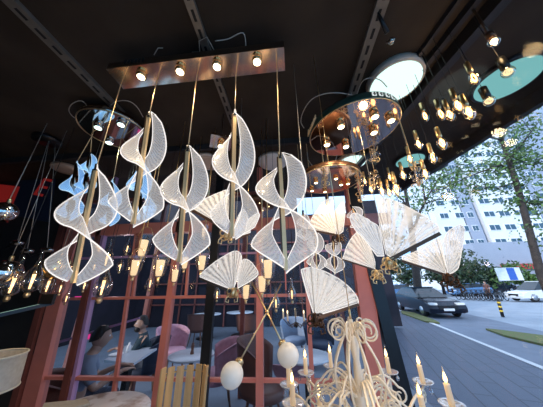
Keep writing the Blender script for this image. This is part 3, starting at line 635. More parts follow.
# ------------------------------------------------------------------ chandelier of tapered glass cups
def cup_proto(s=1):
    t = thing('cup_light', '', 'pendant lamp', (0, 0, 0))
    MB().lathe((0, 0, 0), [(.012, 0), (.03, .012), (.045, .05), (.055, .12), (.06, .155)], 20, caps=False).build('glass_cup', 'cupg', t)
    MB().lathe((0, 0, 0), [(.018, .01), (.022, .03), (.026, .085), (.028, .115), (.022, .118)], 14).build('candle_shade', emit('cup_candle', (1, .72, .42), 1.25), t)
    MB().lathe((0, 0, -.03), [(.003, 0), (.012, .006), (.008, .015), (.014, .03)], 12).build('base_cap', 'gold_s', t); MB().tube([(.056, 0, .15), (.035, 0, .2), (0, 0, .215), (-.035, 0, .2), (-.056, 0, .15)], .002, 5).build('bail', 'gold_s', t)
    return t
CP = cup_proto()
cups = [(143, 247, 1.35, 1.0, 'tapered glass cup pendant with lit candle, highest beside the second white spiral'), (135, 267, 1.3, .85, 'tapered glass cup pendant with lit candle, lower left below the second white spiral'),
        (160, 267, 1.3, .9, 'tapered glass cup pendant with lit candle, left of the middle spiral rod'), (185, 262, 1.5, .75, 'tapered glass cup pendant with lit candle right behind the middle spiral'),
        (202, 262, 1.4, .85, 'tapered glass cup pendant with lit candle between middle spiral and the fan-winged butterfly'), (268, 268, 1.35, 1.0, 'tapered glass cup pendant with lit candle under the right end spiral, the upper one'),
        (262, 283, 1.45, .9, 'tapered glass cup pendant with lit candle under the right end spiral, the lower one'), (246, 291, 1.5, .8, 'tapered glass cup pendant with lit candle right of the fan-winged butterfly body'),
        (204, 232, 1.7, .7, 'far tapered glass cup pendant behind the butterfly crossing the fourth spiral'), (175, 275, 1.6, .8, 'dim tapered glass cup pendant low beside the middle spiral rod')]
for i, (px, py, y, s, lb) in enumerate(cups):
    o = CP if i == 0 else copy_tree(CP); q = at(px, py, y=y); o.location = q-V((0, 0, .07*s)); o.scale = (s,)*3; o['label'] = lb; o['category'] = 'pendant lamp'; o['group'] = 'glass cup pendants behind the spirals'
    PEND.append((o, .21, (CEIL+.03-o.location.z)/s, .0030/s, 'stem', 'gold_s'))
# clear glass bottle-shaped bulbs, dim, around them
def drop_proto():
    t = thing('drop_lamp', '', 'pendant lamp', (0, 0, 0))
    MB().lathe((0, 0, 0), [(.004, .14), (.008, .12), (.010, .08), (.03, .04), (.036, .01), (.028, -.02), (.01, -.035), (0, -.037)], 18).build('glass_drop', 'cupg', t)
    MB().tube([(0, 0, -.02), (0, 0, .04)], [.003, .006], 8).build('filament', emit('dim_filament', (1, .62, .28), 3.0), t)
    MB().lathe((0, 0, -.055), [(.006, 0), (.012, .01), (.010, .02)], 10).build('cap', 'gold_s', t)
    return t
DP = drop_proto()
drops = [(11, 288, 1.3, 1.5, 'pointed clear glass lamp at the left end of the dark rail'), (31, 284, 1.3, 1.5, 'pointed clear glass lamp in the middle of the dark rail'), (47, 288, 1.45, 1.2, 'pointed clear glass lamp at the right end of the dark rail'),
         (102, 290, 1.4, 1.5, 'dim clear glass drop lamp below the lowest white spiral'), (106, 262, 1.5, 1.3, 'clear glass drop lamp right of the lowest white spiral'), (60, 290, 1.6, .8, 'small clear glass drop lamp just right of the dark rail'),
         (84, 287, 1.5, .7, 'small clear glass drop lamp behind the tip of the lowest spiral'), (252, 245, 1.8, .7, 'small clear glass drop lamp seen left of the right end spiral'), (127, 250, 1.6, .8, 'clear glass drop lamp left of the highest cup pendant'), (276, 305, 1.5, .8, 'clear glass drop lamp above the opal globe lamp'),
         (120, 268, 1.7, .8, 'small clear glass drop lamp between the highest cup pendant and the low spiral'), (66, 300, 1.7, .7, 'tiny clear glass drop lamp over the top of the pink corner post'), (94, 268, 1.9, .8, 'small clear glass drop lamp just right of the lowest spiral rod'),
         (217, 296, 1.7, .8, 'small clear glass drop lamp left of the fan-winged butterfly body'), (150, 285, 1.7, .9, 'clear glass drop lamp under the highest cup pendant'), (292, 296, 1.6, .9, 'clear glass drop lamp left of the lowest butterfly wing')]
for i, (px, py, y, s, lb) in enumerate(drops):
    o = DP if i == 0 else copy_tree(DP); o.location = at(px, py, y=y); o.scale = (s, s, s); o['label'] = lb; o['category'] = 'pendant lamp'; o['group'] = 'clear glass drop lamps'
    if i > 2:
        PEND.append((o, .138, (CEIL-o.location.z)/s, .0015/s, 'cord', 'track'))
for o, a_, b_, r_, nm, mt in PEND: c = MB().tube([(0, 0, a_), (0, 0, b_)], r_, 6).build(nm, mt, None); c.parent = o
lamp('cup_glow', at(165, 275, y=1.2), (1, .62, .3), 1.6); lamp('cup_glow', at(30, 290, y=1.1), (1, .6, .28), 1.6)
# dark rail carrying the three pointed lamps
a, b = at(-12, 318, y=1.25), at(53, 303, y=1.42); t = thing('rail_chandelier', 'dark hanging rail with gold trim carrying pointed glass lamps at the left edge', 'chandelier', lerp(a, b, .5))
MB().bar(a, b, .05, .022).build('rail', 'black', t); MB().bar(a+V((0, -.028, .006)), b+V((0, -.028, .006)), .006, .006).build('trim_strip', 'gold', t)
m = MB()
for k in (.1, .9): p = lerp(a, b, k); m.tube([p, V((p.x, p.y, CEIL))], .002, 6)
m.build('cord', 'track', t)
p = at(48, 299, y=1.36); MB().box(p, (.09, .02, .06)).build('end_plate', 'black', t)
# small cluster of mirror globes on four cords, far left
hub = at(47, 142, z=2.96)
t = thing('globe_chandelier', 'small black multi-cord fixture with tapered metal heads, left of the blue spirals', 'chandelier', hub+V((0, 0, .04)))
MB().lathe(hub, [(.10, .0), (.10, .03)], 24).build('canopy', 'black', t)
ends = [(2, 214, 1.35), (17, 243, 1.5), (27, 251, 1.5), (47, 250, 1.55)]
for px, py, y in ends:
    q = at(px, py, y=y); c = MB().tube([hub+V((random.uniform(-.05, .05), random.uniform(-.05, .05), 0)), q], .0022, 6).build('cord', 'cable', t)
    MB().ell(q, (.055, .03, .022), 14, 10).build('head', 'chrome', c)
MB().tube([at(5, 248, y=1.5), at(17, 243, y=1.5), at(30, 256, y=1.5), at(47, 250, y=1.55), at(60, 256, y=1.6)], .004, 6).build('curved_rod', 'black', t)
for px, py, r, y, mt, lb in [(57, 267, .085, 1.45, 'gold', 'round gold mirror globe beside the lowest spiral tip'), (4, 212, .07, 1.2, 'chrome', 'chrome mirror globe at the upper left edge'), (5, 273, .085, 1.3, 'chrome', 'chrome mirror globe at the left edge above the dark rail')]:
    q = at(px, py, y=y); t = thing('mirror_globe', lb, 'pendant lamp', q, 'mirror globes at the left'); MB().ell(q, r, 24, 16).build('globe', mt, t); MB().lathe(q+V((0, 0, r-.004)), [(.012, 0), (.012, .03), (.004, .034)], 12).build('cap', 'gold_s', t); cordpart(t, q+V((0, 0, r)), V((q.x, q.y, CEIL)), .0018, 'cable')
# red sign boards far left
n0 = at(10, 200, y=2.06)
tag(MB().prism([at(-4, 184, y=2.07), at(21, 187, y=2.07), at(7, 222, y=2.07), at(-14, 219, y=2.07)], (0, .02, 0)).build('sign_panel', 'red'), 'plain red sign panel high on the dark wall at the left edge', 'sign')
t = thing('letter_sign', 'dark sign board with red letters behind the hanging cords on the left', 'sign', at(42, 185, y=2.06))
MB().prism([at(28, 145, y=2.07), at(60, 150, y=2.07), at(48, 222, y=2.07), at(12, 215, y=2.07)], (0, .02, 0)).build('board', 'darkblue', t)
for ch, px, py, s in [('E', 42, 188, .34), ('J', 47, 163, .28)]:
    text(ch, at(px, py, y=2.05), s, 'red', (R(90), R(14), 0), t, 'letter', .004)
# magenta sign and small lights inside the cafe
tag(MB().box(at(81, 298, y=3.2), (.2, .02, .05)).box(at(85, 336, y=3.2), (.14, .02, .08)).build('neon_sign', 'magenta'), 'small magenta neon strips seen through the left café pane', 'sign')
tag(MB().box(at(290, 227, y=3.0), (.12, .02, .06)).build('exit_lamp', 'green'), 'small green lit lamp seen through the right end spiral', 'lamp')
# ------------------------------------------------------------------ sputnik lamp with opal globes
c = at(267, 312, y=1.35); t = thing('globe_lamp', 'brass crossed-rod pendant with two opal globes in front of the café window', 'pendant lamp', c)
MB().ell(c, .014, 12, 8).build('hub', 'gold', t)
ga, gb = at(232, 375, y=1.15), at(288, 355, y=1.2)
for g, rr, ex in [(ga, .052, (284, 278)), (gb, .052, (243, 265))]:
    e = at(*ex, y=1.5); rd = MB().tube([g, c, lerp(c, e, .8)], .0045, 8).build('rod', 'gold_s', t)
    MB().ell(g, rr, 28, 18).build('globe', 'globe', t); d = (c-g).normalized(); MB().lathe(g+d*(rr-.006), [(.022, 0), (.02, .02), (.008, .03)], 14, axis=d).build('globe_cap', 'gold_s', rd)
MB().tube([c, V((c.x, c.y, CEIL))], .002, 6).build('cord', 'track', t)
# ------------------------------------------------------------------ cream glass chandelier
CZ = 1.27
S = at(358, 372, y=.86); S0 = V((S.x, .86, 0)); zt = z_for(S.x, .86, 319)
t = thing('crystal_chandelier', 'cream glass chandelier with curling scrolls and lit candles at the bottom right', 'chandelier', (S.x, .86, zt))
def P3(x, y, z): return V((S0.x+x, S0.y+y, z))
MB().lathe(P3(0, 0, 0), [(.006, zt), (.012, zt-.03), (.016, zt-.08), (.010, zt-.12), (.018, zt-.2), (.028, 1.35), (.02, 1.28), (.04, 1.2), (.05, 1.12), (.02, 1.05), (0, 1.03)], 20).build('stem', 'cream', t)
MB().tube([P3(0, 0, zt), P3(0, 0, zt+.03)], .004, 8).tube([P3(0, 0, zt+.03), P3(0, 0, CEIL)], .0015, 6).build('hook', 'gold_s', t)
for k in range(8):          # pair of stem rods swelling out below the crown scrolls
    a = k*PI/4+.2; e = V((math.cos(a), math.sin(a), 0)); pts = []
    for i in range(13):
        q = i/12; z = zt-.01-(.0+.33)*q; r = .012+.068*math.sin(PI*min(1, q*1.05))**1.3*(1 if q < .8 else .8); pts.append(P3(e.x*r, e.y*r, z))
    MB().tube(pts, .0036, 8).build('stem_rod', 'cream', t)
def scroll(center_out, z, e, r0, turns, rad=.005, flip=1, start=PI/2):
    pts = []
    for i in range(26):
        q = i/25; th = start-flip*turns*2*PI*q; r = r0*(1-.72*q); pts.append(V((e.x*(center_out+r*math.cos(th)), e.y*(center_out+r*math.cos(th)), z+r*math.sin(th))))
    return pts
for k in range(9):
    a = k*PI/4.5+.05; e = V((math.cos(a), math.sin(a), 0)); sp = scroll(.055, zt-.035, e, .034, 1.4, flip=1, start=PI*.62)
    pts = [P3(e.x*.010, e.y*.010, zt-.05)]+[P3(p.x, p.y, p.z) for p in sp]; MB().tube(pts, [.0032]+[.0036-.0014*i/25 for i in range(26)], 8).build('crown_scroll', 'cream', t)
cands = [(331, 366), (306, 373), (289, 385), (293, 404), (391, 366), (423, 382), (452, 405), (321, 419), (371, 424), (425, 418)]
flm = emit('candle_bulb_glow', (1, .70, .30), 6)
for i, (px, py) in enumerate(cands):
    z = CZ-.02 if py < 410 else CZ-.06
    c = at(px, py, z=z); rel = c-P3(0, 0, c.z); d = rel.length; e = rel.normalized()
    if d > .62: c = P3(e.x*.62, e.y*.62, z); d = .62
    am = []
    for j in range(17):
        q = j/16; am.append(P3(e.x*d*q, e.y*d*q, 1.16-.07*math.sin(PI*q)*(1-q)*1.6+(z-.03-1.16)*q**1.6+.075*math.sin(PI*q)))
    am[-1] = c+V((0, 0, -.012)); arm = MB().tube(am, [.0075-.002*j/16 for j in range(17)], 8)
    sd = e.cross(V((0, 0, 1)))
    sp = [c-e*.03+V((0, 0, -.05))+(e*math.cos(2*PI*1.5*q)+V((0, 0, 1))*math.sin(2*PI*1.5*q))*.028*(1-.75*q) for q in [k/22 for k in range(23)]]
    arm.tube(sp, .004, 7); arm = arm.build('arm', 'cream', t)
    MB().lathe(c, [(.006, -.015), (.02, -.008), (.042, 0), (.045, .005), (.038, .003), (.012, -.003)], 24).build('drip_dish', 'dish', arm)
    cd_ = MB().lathe(c, [(.011, -.002), (.0105, .06), (.012, .066), (.008, .068)], 14).build('candle', 'wax', t)
    MB().lathe(c+V((0, 0, .068)), [(.006, 0), (.0105, .009), (.0085, .022), (.004, .038), (.0008, .058)], 12).build('flame_bulb', 'bulbg', cd_)
    MB().lathe(c+V((0, 0, .070)), [(.003, 0), (.0075, .009), (.0058, .020), (.002, .034)], 10).build('filament', flm, cd_)
    for j in range(3):
        q = c+V((math.cos(j*2.1+i)*.036, math.sin(j*2.1+i)*.036, -.02)); MB().lathe(q, [(0, .014), (.003, .008), (.009, -.004), (.007, -.012), (0, -.017)], 8, sm=False).build('crystal_drop', 'crys', arm)
rnd = random.Random(5)
for k in range(60):          # fountain of thin curling stems
    a = k*2.399; e = V((math.cos(a), math.sin(a), 0)); lvl = k % 3; out = [.12, .18, .24][lvl]*rnd.uniform(.75, 1.15); z0 = [1.34, 1.27, 1.19][lvl]; hgt = rnd.uniform(.04, .09); pts = []
    for i in range(11):
        q = i/10; pts.append(P3(e.x*out*q, e.y*out*q, z0+hgt*math.sin(PI*q*.8)))
    c0 = V((e.x*(out), e.y*(out), pts[-1].z)); 
    for i in range(1, 15):
        q = i/14; r = .022*(1-.6*q); th = PI/2-2*PI*1.1*q; pts.append(P3(c0.x, c0.y, c0.z-.022)+(e*math.cos(th)+V((0, 0, 1))*math.sin(th))*r)
    o = MB().tube(pts, [.0035]*11+[.0034-.0013*i/14 for i in range(1, 15)], 7).build('curl', 'cream', t)
for k in range(34):
    a = rnd.uniform(0, 2*PI); r = rnd.uniform(.10, .24); q = P3(math.cos(a)*r, math.sin(a)*r, rnd.uniform(1.18, 1.33)); MB().ell(q, rnd.uniform(.008, .013), 8, 6).build('crystal_bead', 'crys', t)
lamp('candle_glow', P3(0, -.25, 1.5), (1, .72, .42), 1.1, r=.1); lamp('candle_glow', P3(.25, .25, 1.42), (1, .72, .42), .8, r=.08)
# second, clear-candle chandelier far inside
c = at(296, 322, y=3.0); t = thing('candle_chandelier', 'small dark candle chandelier inside the café behind the opal globe', 'chandelier', c)
MB().tube([c, V((c.x, c.y, 2.9))], .006, 6).lathe(c+V((0, 0, -.05)), [(.0, -.02), (.03, 0), (.012, .05)], 12).build('stem', 'bronze', t)
for k in range(5):
    a = k*1.257+.3; e = V((math.cos(a), math.sin(a), 0)); q = c+e*.17+V((0, 0, .03)); o = MB().tube([c, c+e*.09+V((0, 0, -.05)), q], .006, 6).build('arm', 'bronze', t)
    MB().tube([q, q+V((0, 0, .08))], .010, 8).build('candle', 'wax', o); MB().ell(q+V((0, 0, .10)), (.008, .008, .02), 8, 6).build('flame_bulb', 'flame_w', o)
# ------------------------------------------------------------------ foreground bottom left
q = at(-14, 372, y=.95); t = thing('table_lamp', 'beige linen drum shade lamp cut by the left edge', 'lamp', (q.x, q.y, .9)); zt_ = z_for(q.x, q.y, 356); zb_ = z_for(q.x, q.y, 392)
MB().lathe((q.x, q.y, 0), [(.112, zb_), (.105, zt_), (.102, zt_), (.109, zb_), (.112, zb_)], 40, caps=False).build('lamp_shade', 'shade', t); MB().torus((q.x, q.y, zb_), .112, .004, n=40).torus((q.x, q.y, zt_), .105, .004, n=40).build('shade_trim', pbr('shade_edge', (.6, .55, .42), .6), t)
MB().lathe((q.x, q.y, 0), [(.09, .9), (.09, .915), (.02, .93), (.03, 1.0), (.015, zb_), (.01, zb_+.1)], 20).build('base', 'gold_s', t)
tag(MB().box((q.x-.05, q.y, .44), (.6, .45, .03)).box((q.x-.3, q.y, .22), (.04, .4, .43)).box((q.x+.2, q.y, .22), (.04, .4, .43)).box((q.x-.05, q.y, .885), (.6, .45, .03)).box((q.x-.32, q.y, .66), (.03, .4, .42)).box((q.x+.22, q.y, .66), (.03, .4, .42)).build('side_table', 'wood'), 'brown wooden stand under the linen drum lamp', 'table')
c = at(90, 416, z=1.02); t = thing('marble_table', 'round marble-topped stand with brown veins at the bottom left', 'table', (c.x, c.y, 0))
MB().lathe((c.x, c.y, 0), [(.28, .985), (.29, .99), (.29, 1.02), (.285, 1.025)], 56, sx=1.08).build('tabletop', 'marble', t)
MB().lathe((c.x, c.y, 0), [(.16, 0), (.16, .02), (.03, .04), (.025, .98), (.1, .985)], 24).build('pedestal', 'gold_s', t)
p = at(68, 402, z=1.028); tag(MB().prism([at(a, b, z=1.034) for a, b in [(44, 404), (86, 400), (90, 404), (60, 412), (40, 412)]], (0, 0, .012)).build('gilt_tray', 'shade'), 'cream flat tray with gold edge lying on the marble stand', 'tray')
# slatted armchair back
t = thing('bamboo_chair', 'curved slatted bamboo chair back with gold ties beside the marble stand', 'chair', at(180, 470, y=1.15)); cxy = at(181, 395, y=1.2)
prev = None
for k in range(7):
    a = R(200+ k*25); r = .115; x, y = cxy.x+r*math.cos(a+PI), 1.2+.10*math.sin(a+PI)
    b = V((x, y, 0)); tw = z_for(x, y, 364+abs(k-2)*1.0)
    MB().bar((x*1.0+ (cxy.x-x)*.12, y, .45), (x, y, tw), .036, .007, up=(math.cos(a+PI), math.sin(a+PI), 0)).build('slat', 'bamboo', t)
zt2 = z_for(cxy.x, 1.3, 366)
m = MB()
for zz in (zt2-.02, zt2-.2): m.tube([V((cxy.x+.121*math.cos(R(20+k*10)), 1.2+.107*math.sin(R(20+k*10)), zz)) for k in range(15)], .004, 6)
m.build('tie_band', 'gold', t)
MB().lathe((cxy.x, 1.15, .40), [(.20, 0), (.21, .02), (.21, .06), (.19, .08)], 28).build('seat', 'tufted', t)
for k in range(4): a = k*PI/2+.78; MB().tube([(cxy.x+.15*math.cos(a), 1.15+.15*math.sin(a), .4), (cxy.x+.19*math.cos(a), 1.15+.19*math.sin(a), 0)], .014, 8).build('leg', 'gold_s', t)
# ------------------------------------------------------------------ café furniture
def round_table(label, px, py, r, z=.75, dark='black', food=True):
    c = at(px, py, z=z); t = thing('cafe_table', label, 'table', (c.x, c.y, 0), 'round café tables')
    MB().lathe((c.x, c.y, 0), [(r*.98, z-.025), (r, z-.02), (r, z-.004), (r*.99, z)], 40).build('tabletop', 'tabtop', t)
    MB().lathe((c.x, c.y, 0), [(r*.6, 0), (r*.6, .015), (.03, .04), (.03, z-.05), (.12, z-.03)], 20).build('pedestal', dark, t)
    return c
c1 = round_table('white round café table left of the black pole', 192, 354, .33)
c2 = round_table('white round café table behind the opal globe and candles', 305, 355, .36)
c3 = round_table('far white round café table with a small item, right of the black pole', 240, 312, .5)
c4 = round_table('far white round café table left of the black pole', 207, 314, .5)
for c, lb in [(c1, 'small brown pepper grinder on the round table by the black pole'), (c3, 'small grinder on the far round table')]:
    tag(MB().lathe(c, [(.028, 0), (.02, .05), (.024, .10), (.018, .14), (0, .15)], 12).build('pepper_mill', 'wood'), lb, 'pepper mill', 'pepper mills')
def tub_chair(label, c, face, mat, seat_z=.45, tuft=True, h=.88, w=.27):
    c = V((c[0], c[1], 0)); t = thing('armchair', label, 'chair', (c.x, c.y, 0)); f = V((math.cos(face), math.sin(face), 0)); vs = []; N = 21; rows = 9
    def pt(a, z, r): return c+V((math.cos(face+PI+a), math.sin(face+PI+a), 0))*r+V((0, 0, z))
    for out in (0, 1):
        for j in range(rows+1):
            for i in range(N):
                a = R(-100+200*i/(N-1)); zz = seat_z-.05+(h-seat_z+.05)*(j/rows)*(1-.30*(abs(a)/R(100))**3); r = w+(.035 if out else 0)+.06*j/rows
                if tuft and not out: r -= .012*abs(math.sin(i*PI/2.5+j % 2)*math.sin(j*PI/1.5))
                vs.append(pt(a, zz, r))
    fs = []; K = (rows+1)*N
    for o in (0, K):
        for j in range(rows):
            for i in range(N-1): fs.append((o+j*N+i, o+j*N+i+1, o+(j+1)*N+i+1, o+(j+1)*N+i))
    for i in range(N-1): fs.append((rows*N+i, rows*N+i+1, K+rows*N+i+1, K+rows*N+i)); fs.append((i, i+1, K+i+1, K+i))
    for j in range(rows): fs.append((j*N, (j+1)*N, K+(j+1)*N, K+j*N)); fs.append((j*N+N-1, (j+1)*N+N-1, K+(j+1)*N+N-1, K+j*N+N-1))
    MB().add(vs, fs, 0, True).build('backrest', mat, t)
    MB().lathe(c+f*.03, [(w*.93, seat_z-.1), (w*.98, seat_z-.08), (w*.98, seat_z-.01), (w*.85, seat_z+.02), (0, seat_z+.025)], 28).build('seat', mat, t)
    for k in range(4):
        a = face+PI/4+k*PI/2; e = V((math.cos(a), math.sin(a), 0)); MB().tube([c+e*w*.75+V((0, 0, seat_z-.09)), c+e*w*1.05], [.02, .012], 8).build('leg', 'wood', t)
    return t
q = at(218, 372, z=.45); tub_chair('mauve button-tufted armchair facing the round table beside the black pole', q, R(200), 'tufted')
q = at(262, 388, z=.45); tub_chair('brown-backed armchair with pink seat in front of the opal globes', (q.x, q.y+.05, 0), R(-10), 'brown', tuft=False, h=1.0)
q = at(285, 378, z=.45); tub_chair('low pink padded seat under the round table on the right', (q.x+.12, q.y+.35, 0), R(120), 'tufted', h=.6)
q = at(198, 328, z=.45); tub_chair('brown tub chair at the far table left of the black pole', q, R(90), 'brown', tuft=False)
q = at(247, 328, z=.45); tub_chair('brown tub chair at the far table right of the black pole', q, R(90), 'brown', tuft=False)
q = at(320, 342, z=.45); tub_chair('dark navy tub chair behind the round table on the right', q, R(-90), 'darkblue', tuft=False)
q = at(295, 338, z=.45); tub_chair('grey-blue tub chair next to the dark navy one', q, R(-90), 'shirt', tuft=False)
q = at(172, 362, z=.45); tub_chair('pale mauve chair edge behind the pink mullion by the round table', (q.x-.42, q.y+.75, 0), R(-30), 'tufted')
# rectangular table of the two guests
TP = [at(a, b, z=.75) for a, b in [(104, 360), (134, 363), (157, 348), (127, 345)]]
t = thing('dining_table', 'white rectangular café table between the two seated guests', 'table', (sum((p.x for p in TP))/4, sum((p.y for p in TP))/4, 0))
MB().prism([p-V((0, 0, .015)) for p in TP], (0, 0, .03)).build('tabletop', 'tabtop', t)
cx_ = sum((p for p in TP), V((0, 0, 0)))/4
MB().bar((cx_.x, cx_.y, 0), (cx_.x, cx_.y, .72), .08, .08).box((cx_.x, cx_.y, .015), (.5, .5, .03)).build('pedestal', 'black', t)
for (px, py, lb, mt, h) in [(128, 352, 'white bottle on the guests table', 'white', .13), (135, 348, 'dark glass on the guests table', 'black', .09), (121, 350, 'small dark cup on the guests table', 'black', .06)]:
    c = at(px, py, z=.752); tag(MB().lathe(c, [(.028, 0), (.03, h*.6), (.014, h*.8), (.014, h), (0, h)], 14).build('bottle' if h > .1 else 'cup', mt), lb, 'bottle' if h > .1 else 'cup')
c = at(116, 355, z=.752); tag(MB().lathe(c, [(.0, 0), (.07, .0), (.10, .012), (.095, .014), (.06, .006), (0, .005)], 24).build('plate', 'white'), 'white plate on the guests table nearest the grey-shirted guest', 'plate')
# ------------------------------------------------------------------ people
def skin_obj(verts, edges, name, mat, parent, sub=1):
    names = list(verts); me = bpy.data.meshes.new(name); me.from_pydata([V(verts[k][0]) for k in names], [(names.index(a), names.index(b)) for a, b in edges], [])
    o = bpy.data.objects.new(name, me); COL.objects.link(o); o.modifiers.new('k', 'SKIN'); sb = o.modifiers.new('s', 'SUBSURF'); sb.levels = sub; sb.render_levels = sub
    for i, k in enumerate(names):
        r = verts[k][1]; r = r if isinstance(r, tuple) else (r, r); me.skin_vertices[0].data[i].radius = r; me.skin_vertices[0].data[i].use_root = (i == 0)
    bpy.context.view_layer.update(); m2 = bpy.data.meshes.new_from_object(o.evaluated_get(bpy.context.evaluated_depsgraph_get())); bpy.data.objects.remove(o)
    return m2
def person(label, hip, face, pose, shirt, hair_style, trousers='darkblue', beard=False, scale=1.0):
    """pose: dict of joint -> local (forward, left, up) from the hip point"""
    t = thing('person', label, 'person', (hip[0], hip[1], 0)); f = V((math.cos(face), math.sin(face), 0)); l = V((-f.y, f.x, 0)); H = V(hip)
    def W(q): return H+(f*q[0]+l*q[1]+V((0, 0, q[2])))*scale
    J = dict(pose); vs = {}; ed = []
    rad = {'hip': (.15, .12), 'waist': (.135, .10), 'chest': (.16, .11), 'neck0': (.07, .07), 'neck': .055, 'head0': (.065, .075), 'shR': .06, 'shL': .06, 'elR': .042, 'elL': .042, 'wrR': .028, 'wrL': .028, 'haR': (.036, .018), 'haL': (.036, .018),
           'thR': .085, 'thL': .085, 'knR': .06, 'knL': .06, 'anR': .04, 'anL': .04, 'toR': .035, 'toL': .035}
    for k, q in J.items(): vs[k] = (W(q), rad[k] if not isinstance(rad[k], tuple) else tuple(x for x in rad[k]))
    ed = [('hip', 'waist'), ('waist', 'chest'), ('chest', 'neck0'), ('neck0', 'neck'), ('neck', 'head0')]
    for s in 'RL': ed += [('chest', 'sh'+s), ('sh'+s, 'el'+s), ('el'+s, 'wr'+s), ('wr'+s, 'ha'+s), ('hip', 'th'+s), ('th'+s, 'kn'+s), ('kn'+s, 'an'+s), ('an'+s, 'to'+s)]
    for s in 'RL':       # fingers
        h = V(J['ha'+s]); w = V(J['wr'+s]); d = (h-w).normalized(); sd = d.cross(V((0, 0, 1))).normalized(); sg = 1 if s == 'L' else -1
        for n_, off, ln in [('f1', .028, .07), ('f2', .010, .08), ('f3', -.010, .075), ('f4', -.028, .058)]:
            a = h+sd*off+d*.02; vs[n_+s] = (W(a), .009); b = a+d*ln*.55-V((0, 0, .008)); vs[n_+s+'b'] = (W(b), .0085); c = b+d*ln*.4-V((0, 0, .02)); vs[n_+s+'c'] = (W(c), .007); ed += [('ha'+s, n_+s), (n_+s, n_+s+'b'), (n_+s+'b', n_+s+'c')]
        a = w+d*.025-sd*.035*sg; vs['t'+s] = (W(a), .011); b = a+d*.035-sd*.02*sg; vs['t'+s+'b'] = (W(b), .009); ed += [('wr'+s, 't'+s), ('t'+s, 't'+s+'b')]
    body = skin_obj(vs, ed, 'body', 'skin', None)
    mb = MB(); mb.add([v.co.copy() for v in body.vertices], [tuple(p.vertices) for p in body.polygons], 0, True)
    hd = W(J['head0'])+V((0, 0, .075))*scale; rot = Euler((0, 0, face)); tilt = J.get('_', 0)
    # head : skull + jaw + nose + ears + brows, one surface island each joined in the same mesh
    vsH = []; n, mm = 22, 16
    for i in range(mm+1):
        th = PI*i/mm
        for k in range(n):
            a = 2*PI*k/n; x, y, z = math.sin(th)*math.cos(a), math.sin(th)*math.sin(a), math.cos(th)
            w_ = 1-.28*max(0, -z)**1.5; px_ = x*.098*(1 if z > -.2 else 1-.1*(-z))+(.012 if z < 0 else 0)*(-z); 
            nose = .026*math.exp(-((y*.076)/.013)**2)*math.exp(-((z*.125+.018)/.022)**2) if x > 0 else 0
            eye = -.010*(math.exp(-(((abs(y)*.076)-.032)/.014)**2)*math.exp(-((z*.125-.008)/.012)**2)) if x > 0 else 0
            mouth = .006*math.exp(-((y*.076)/.022)**2)*math.exp(-((z*.125+.055)/.010)**2) if x > 0 else 0
            vsH.append(hd+rot.to_matrix() @ (V((px_+nose+eye+mouth, y*.076*w_, z*.125))*scale))
    fsH = [(i*n+k, (i+1)*n+k, (i+1)*n+(k+1) % n, i*n+(k+1) % n) for i in range(mm) for k in range(n)]
    mb.add(vsH, fsH, 0, True)
    for s in (-1, 1):
        mb.ell(hd+rot.to_matrix() @ (V((-.005, s*.077, -.005))*scale), (.02*scale, .009*scale, .032*scale), 10, 8, rot=rot)
        mb.ell(hd+rot.to_matrix() @ (V((.083, s*.032, .008))*scale), .011*scale, 8, 6, mi=1)
    mb.build('body', ['skin', 'white'], t)
    # hair
    m = MB(); vsh = []
    for i in range(9):
        th = PI*.52*i/8
        for k in range(20):
            a = 2*PI*k/20; x, y, z = math.sin(th)*math.cos(a), math.sin(th)*math.sin(a), math.cos(th)
            if x > 0: z = max(z, .35+.35*x); 
            else: z -= .25*(-x)*(i/8)
            vsh.append(hd+rot.to_matrix() @ (V((x*.108-.004, y*.086, z*.134))*scale))
    fh = [(i*20+k, (i+1)*20+k, (i+1)*20+(k+1) % 20, i*20+(k+1) % 20) for i in range(8) for k in range(20)]
    if hair_style == 'balding': fh = [q for q in fh if q[0]//20 >= 2]
    m.add(vsh, fh, 0, True)
    if beard: m.ell(hd+rot.to_matrix() @ (V((.052, 0, -.085))*scale), (.055*scale, .062*scale, .055*scale), 14, 10, rot=rot)
    h_ = m.build('hair', 'hair', t)
    # clothes: shirt over torso and upper arms, trousers over legs
    vs2 = {}
    for k in ('waist', 'hip', 'chest', 'neck0', 'shR', 'shL'): r = rad[k]; r = r if isinstance(r, tuple) else (r, r); vs2[k] = (vs[k][0], (r[0]+.018, r[1]+.018) if k != 'neck0' else (.075, .075))
    for s in 'RL': vs2['m'+s] = (lerp(vs['sh'+s][0], vs['el'+s][0], .85), .062)
    sm = skin_obj(vs2, [('waist', 'hip'), ('waist', 'chest'), ('chest', 'neck0'), ('chest', 'shR'), ('chest', 'shL'), ('shR', 'mR'), ('shL', 'mL')], 'shirt', shirt, None)
    MB().add([v.co.copy() for v in sm.vertices], [tuple(p.vertices) for p in sm.polygons], 0, True).build('shirt', shirt, t)
    vs3 = {'hip': (vs['hip'][0], (.165, .135))}; e3 = []
    for s in 'RL':
        for k, r in (('th', .10), ('kn', .075), ('an', .06)): vs3[k+s] = (vs[k+s][0], r)
        e3 += [('hip', 'th'+s), ('th'+s, 'kn'+s), ('kn'+s, 'an'+s)]
    sm = skin_obj(vs3, e3, 'trousers', trousers, None); MB().add([v.co.copy() for v in sm.vertices], [tuple(p.vertices) for p in sm.polygons], 0, True).build('trousers', trousers, t)
    m = MB()
    for s in 'RL': m.ell(lerp(vs['an'+s][0], vs['to'+s][0], .6)-V((0, 0, .0)), (.12*scale, .045*scale, .045*scale), 12, 8, rot=Euler((0, 0, face)))
    m.build('shoes', 'black', t)
    return t
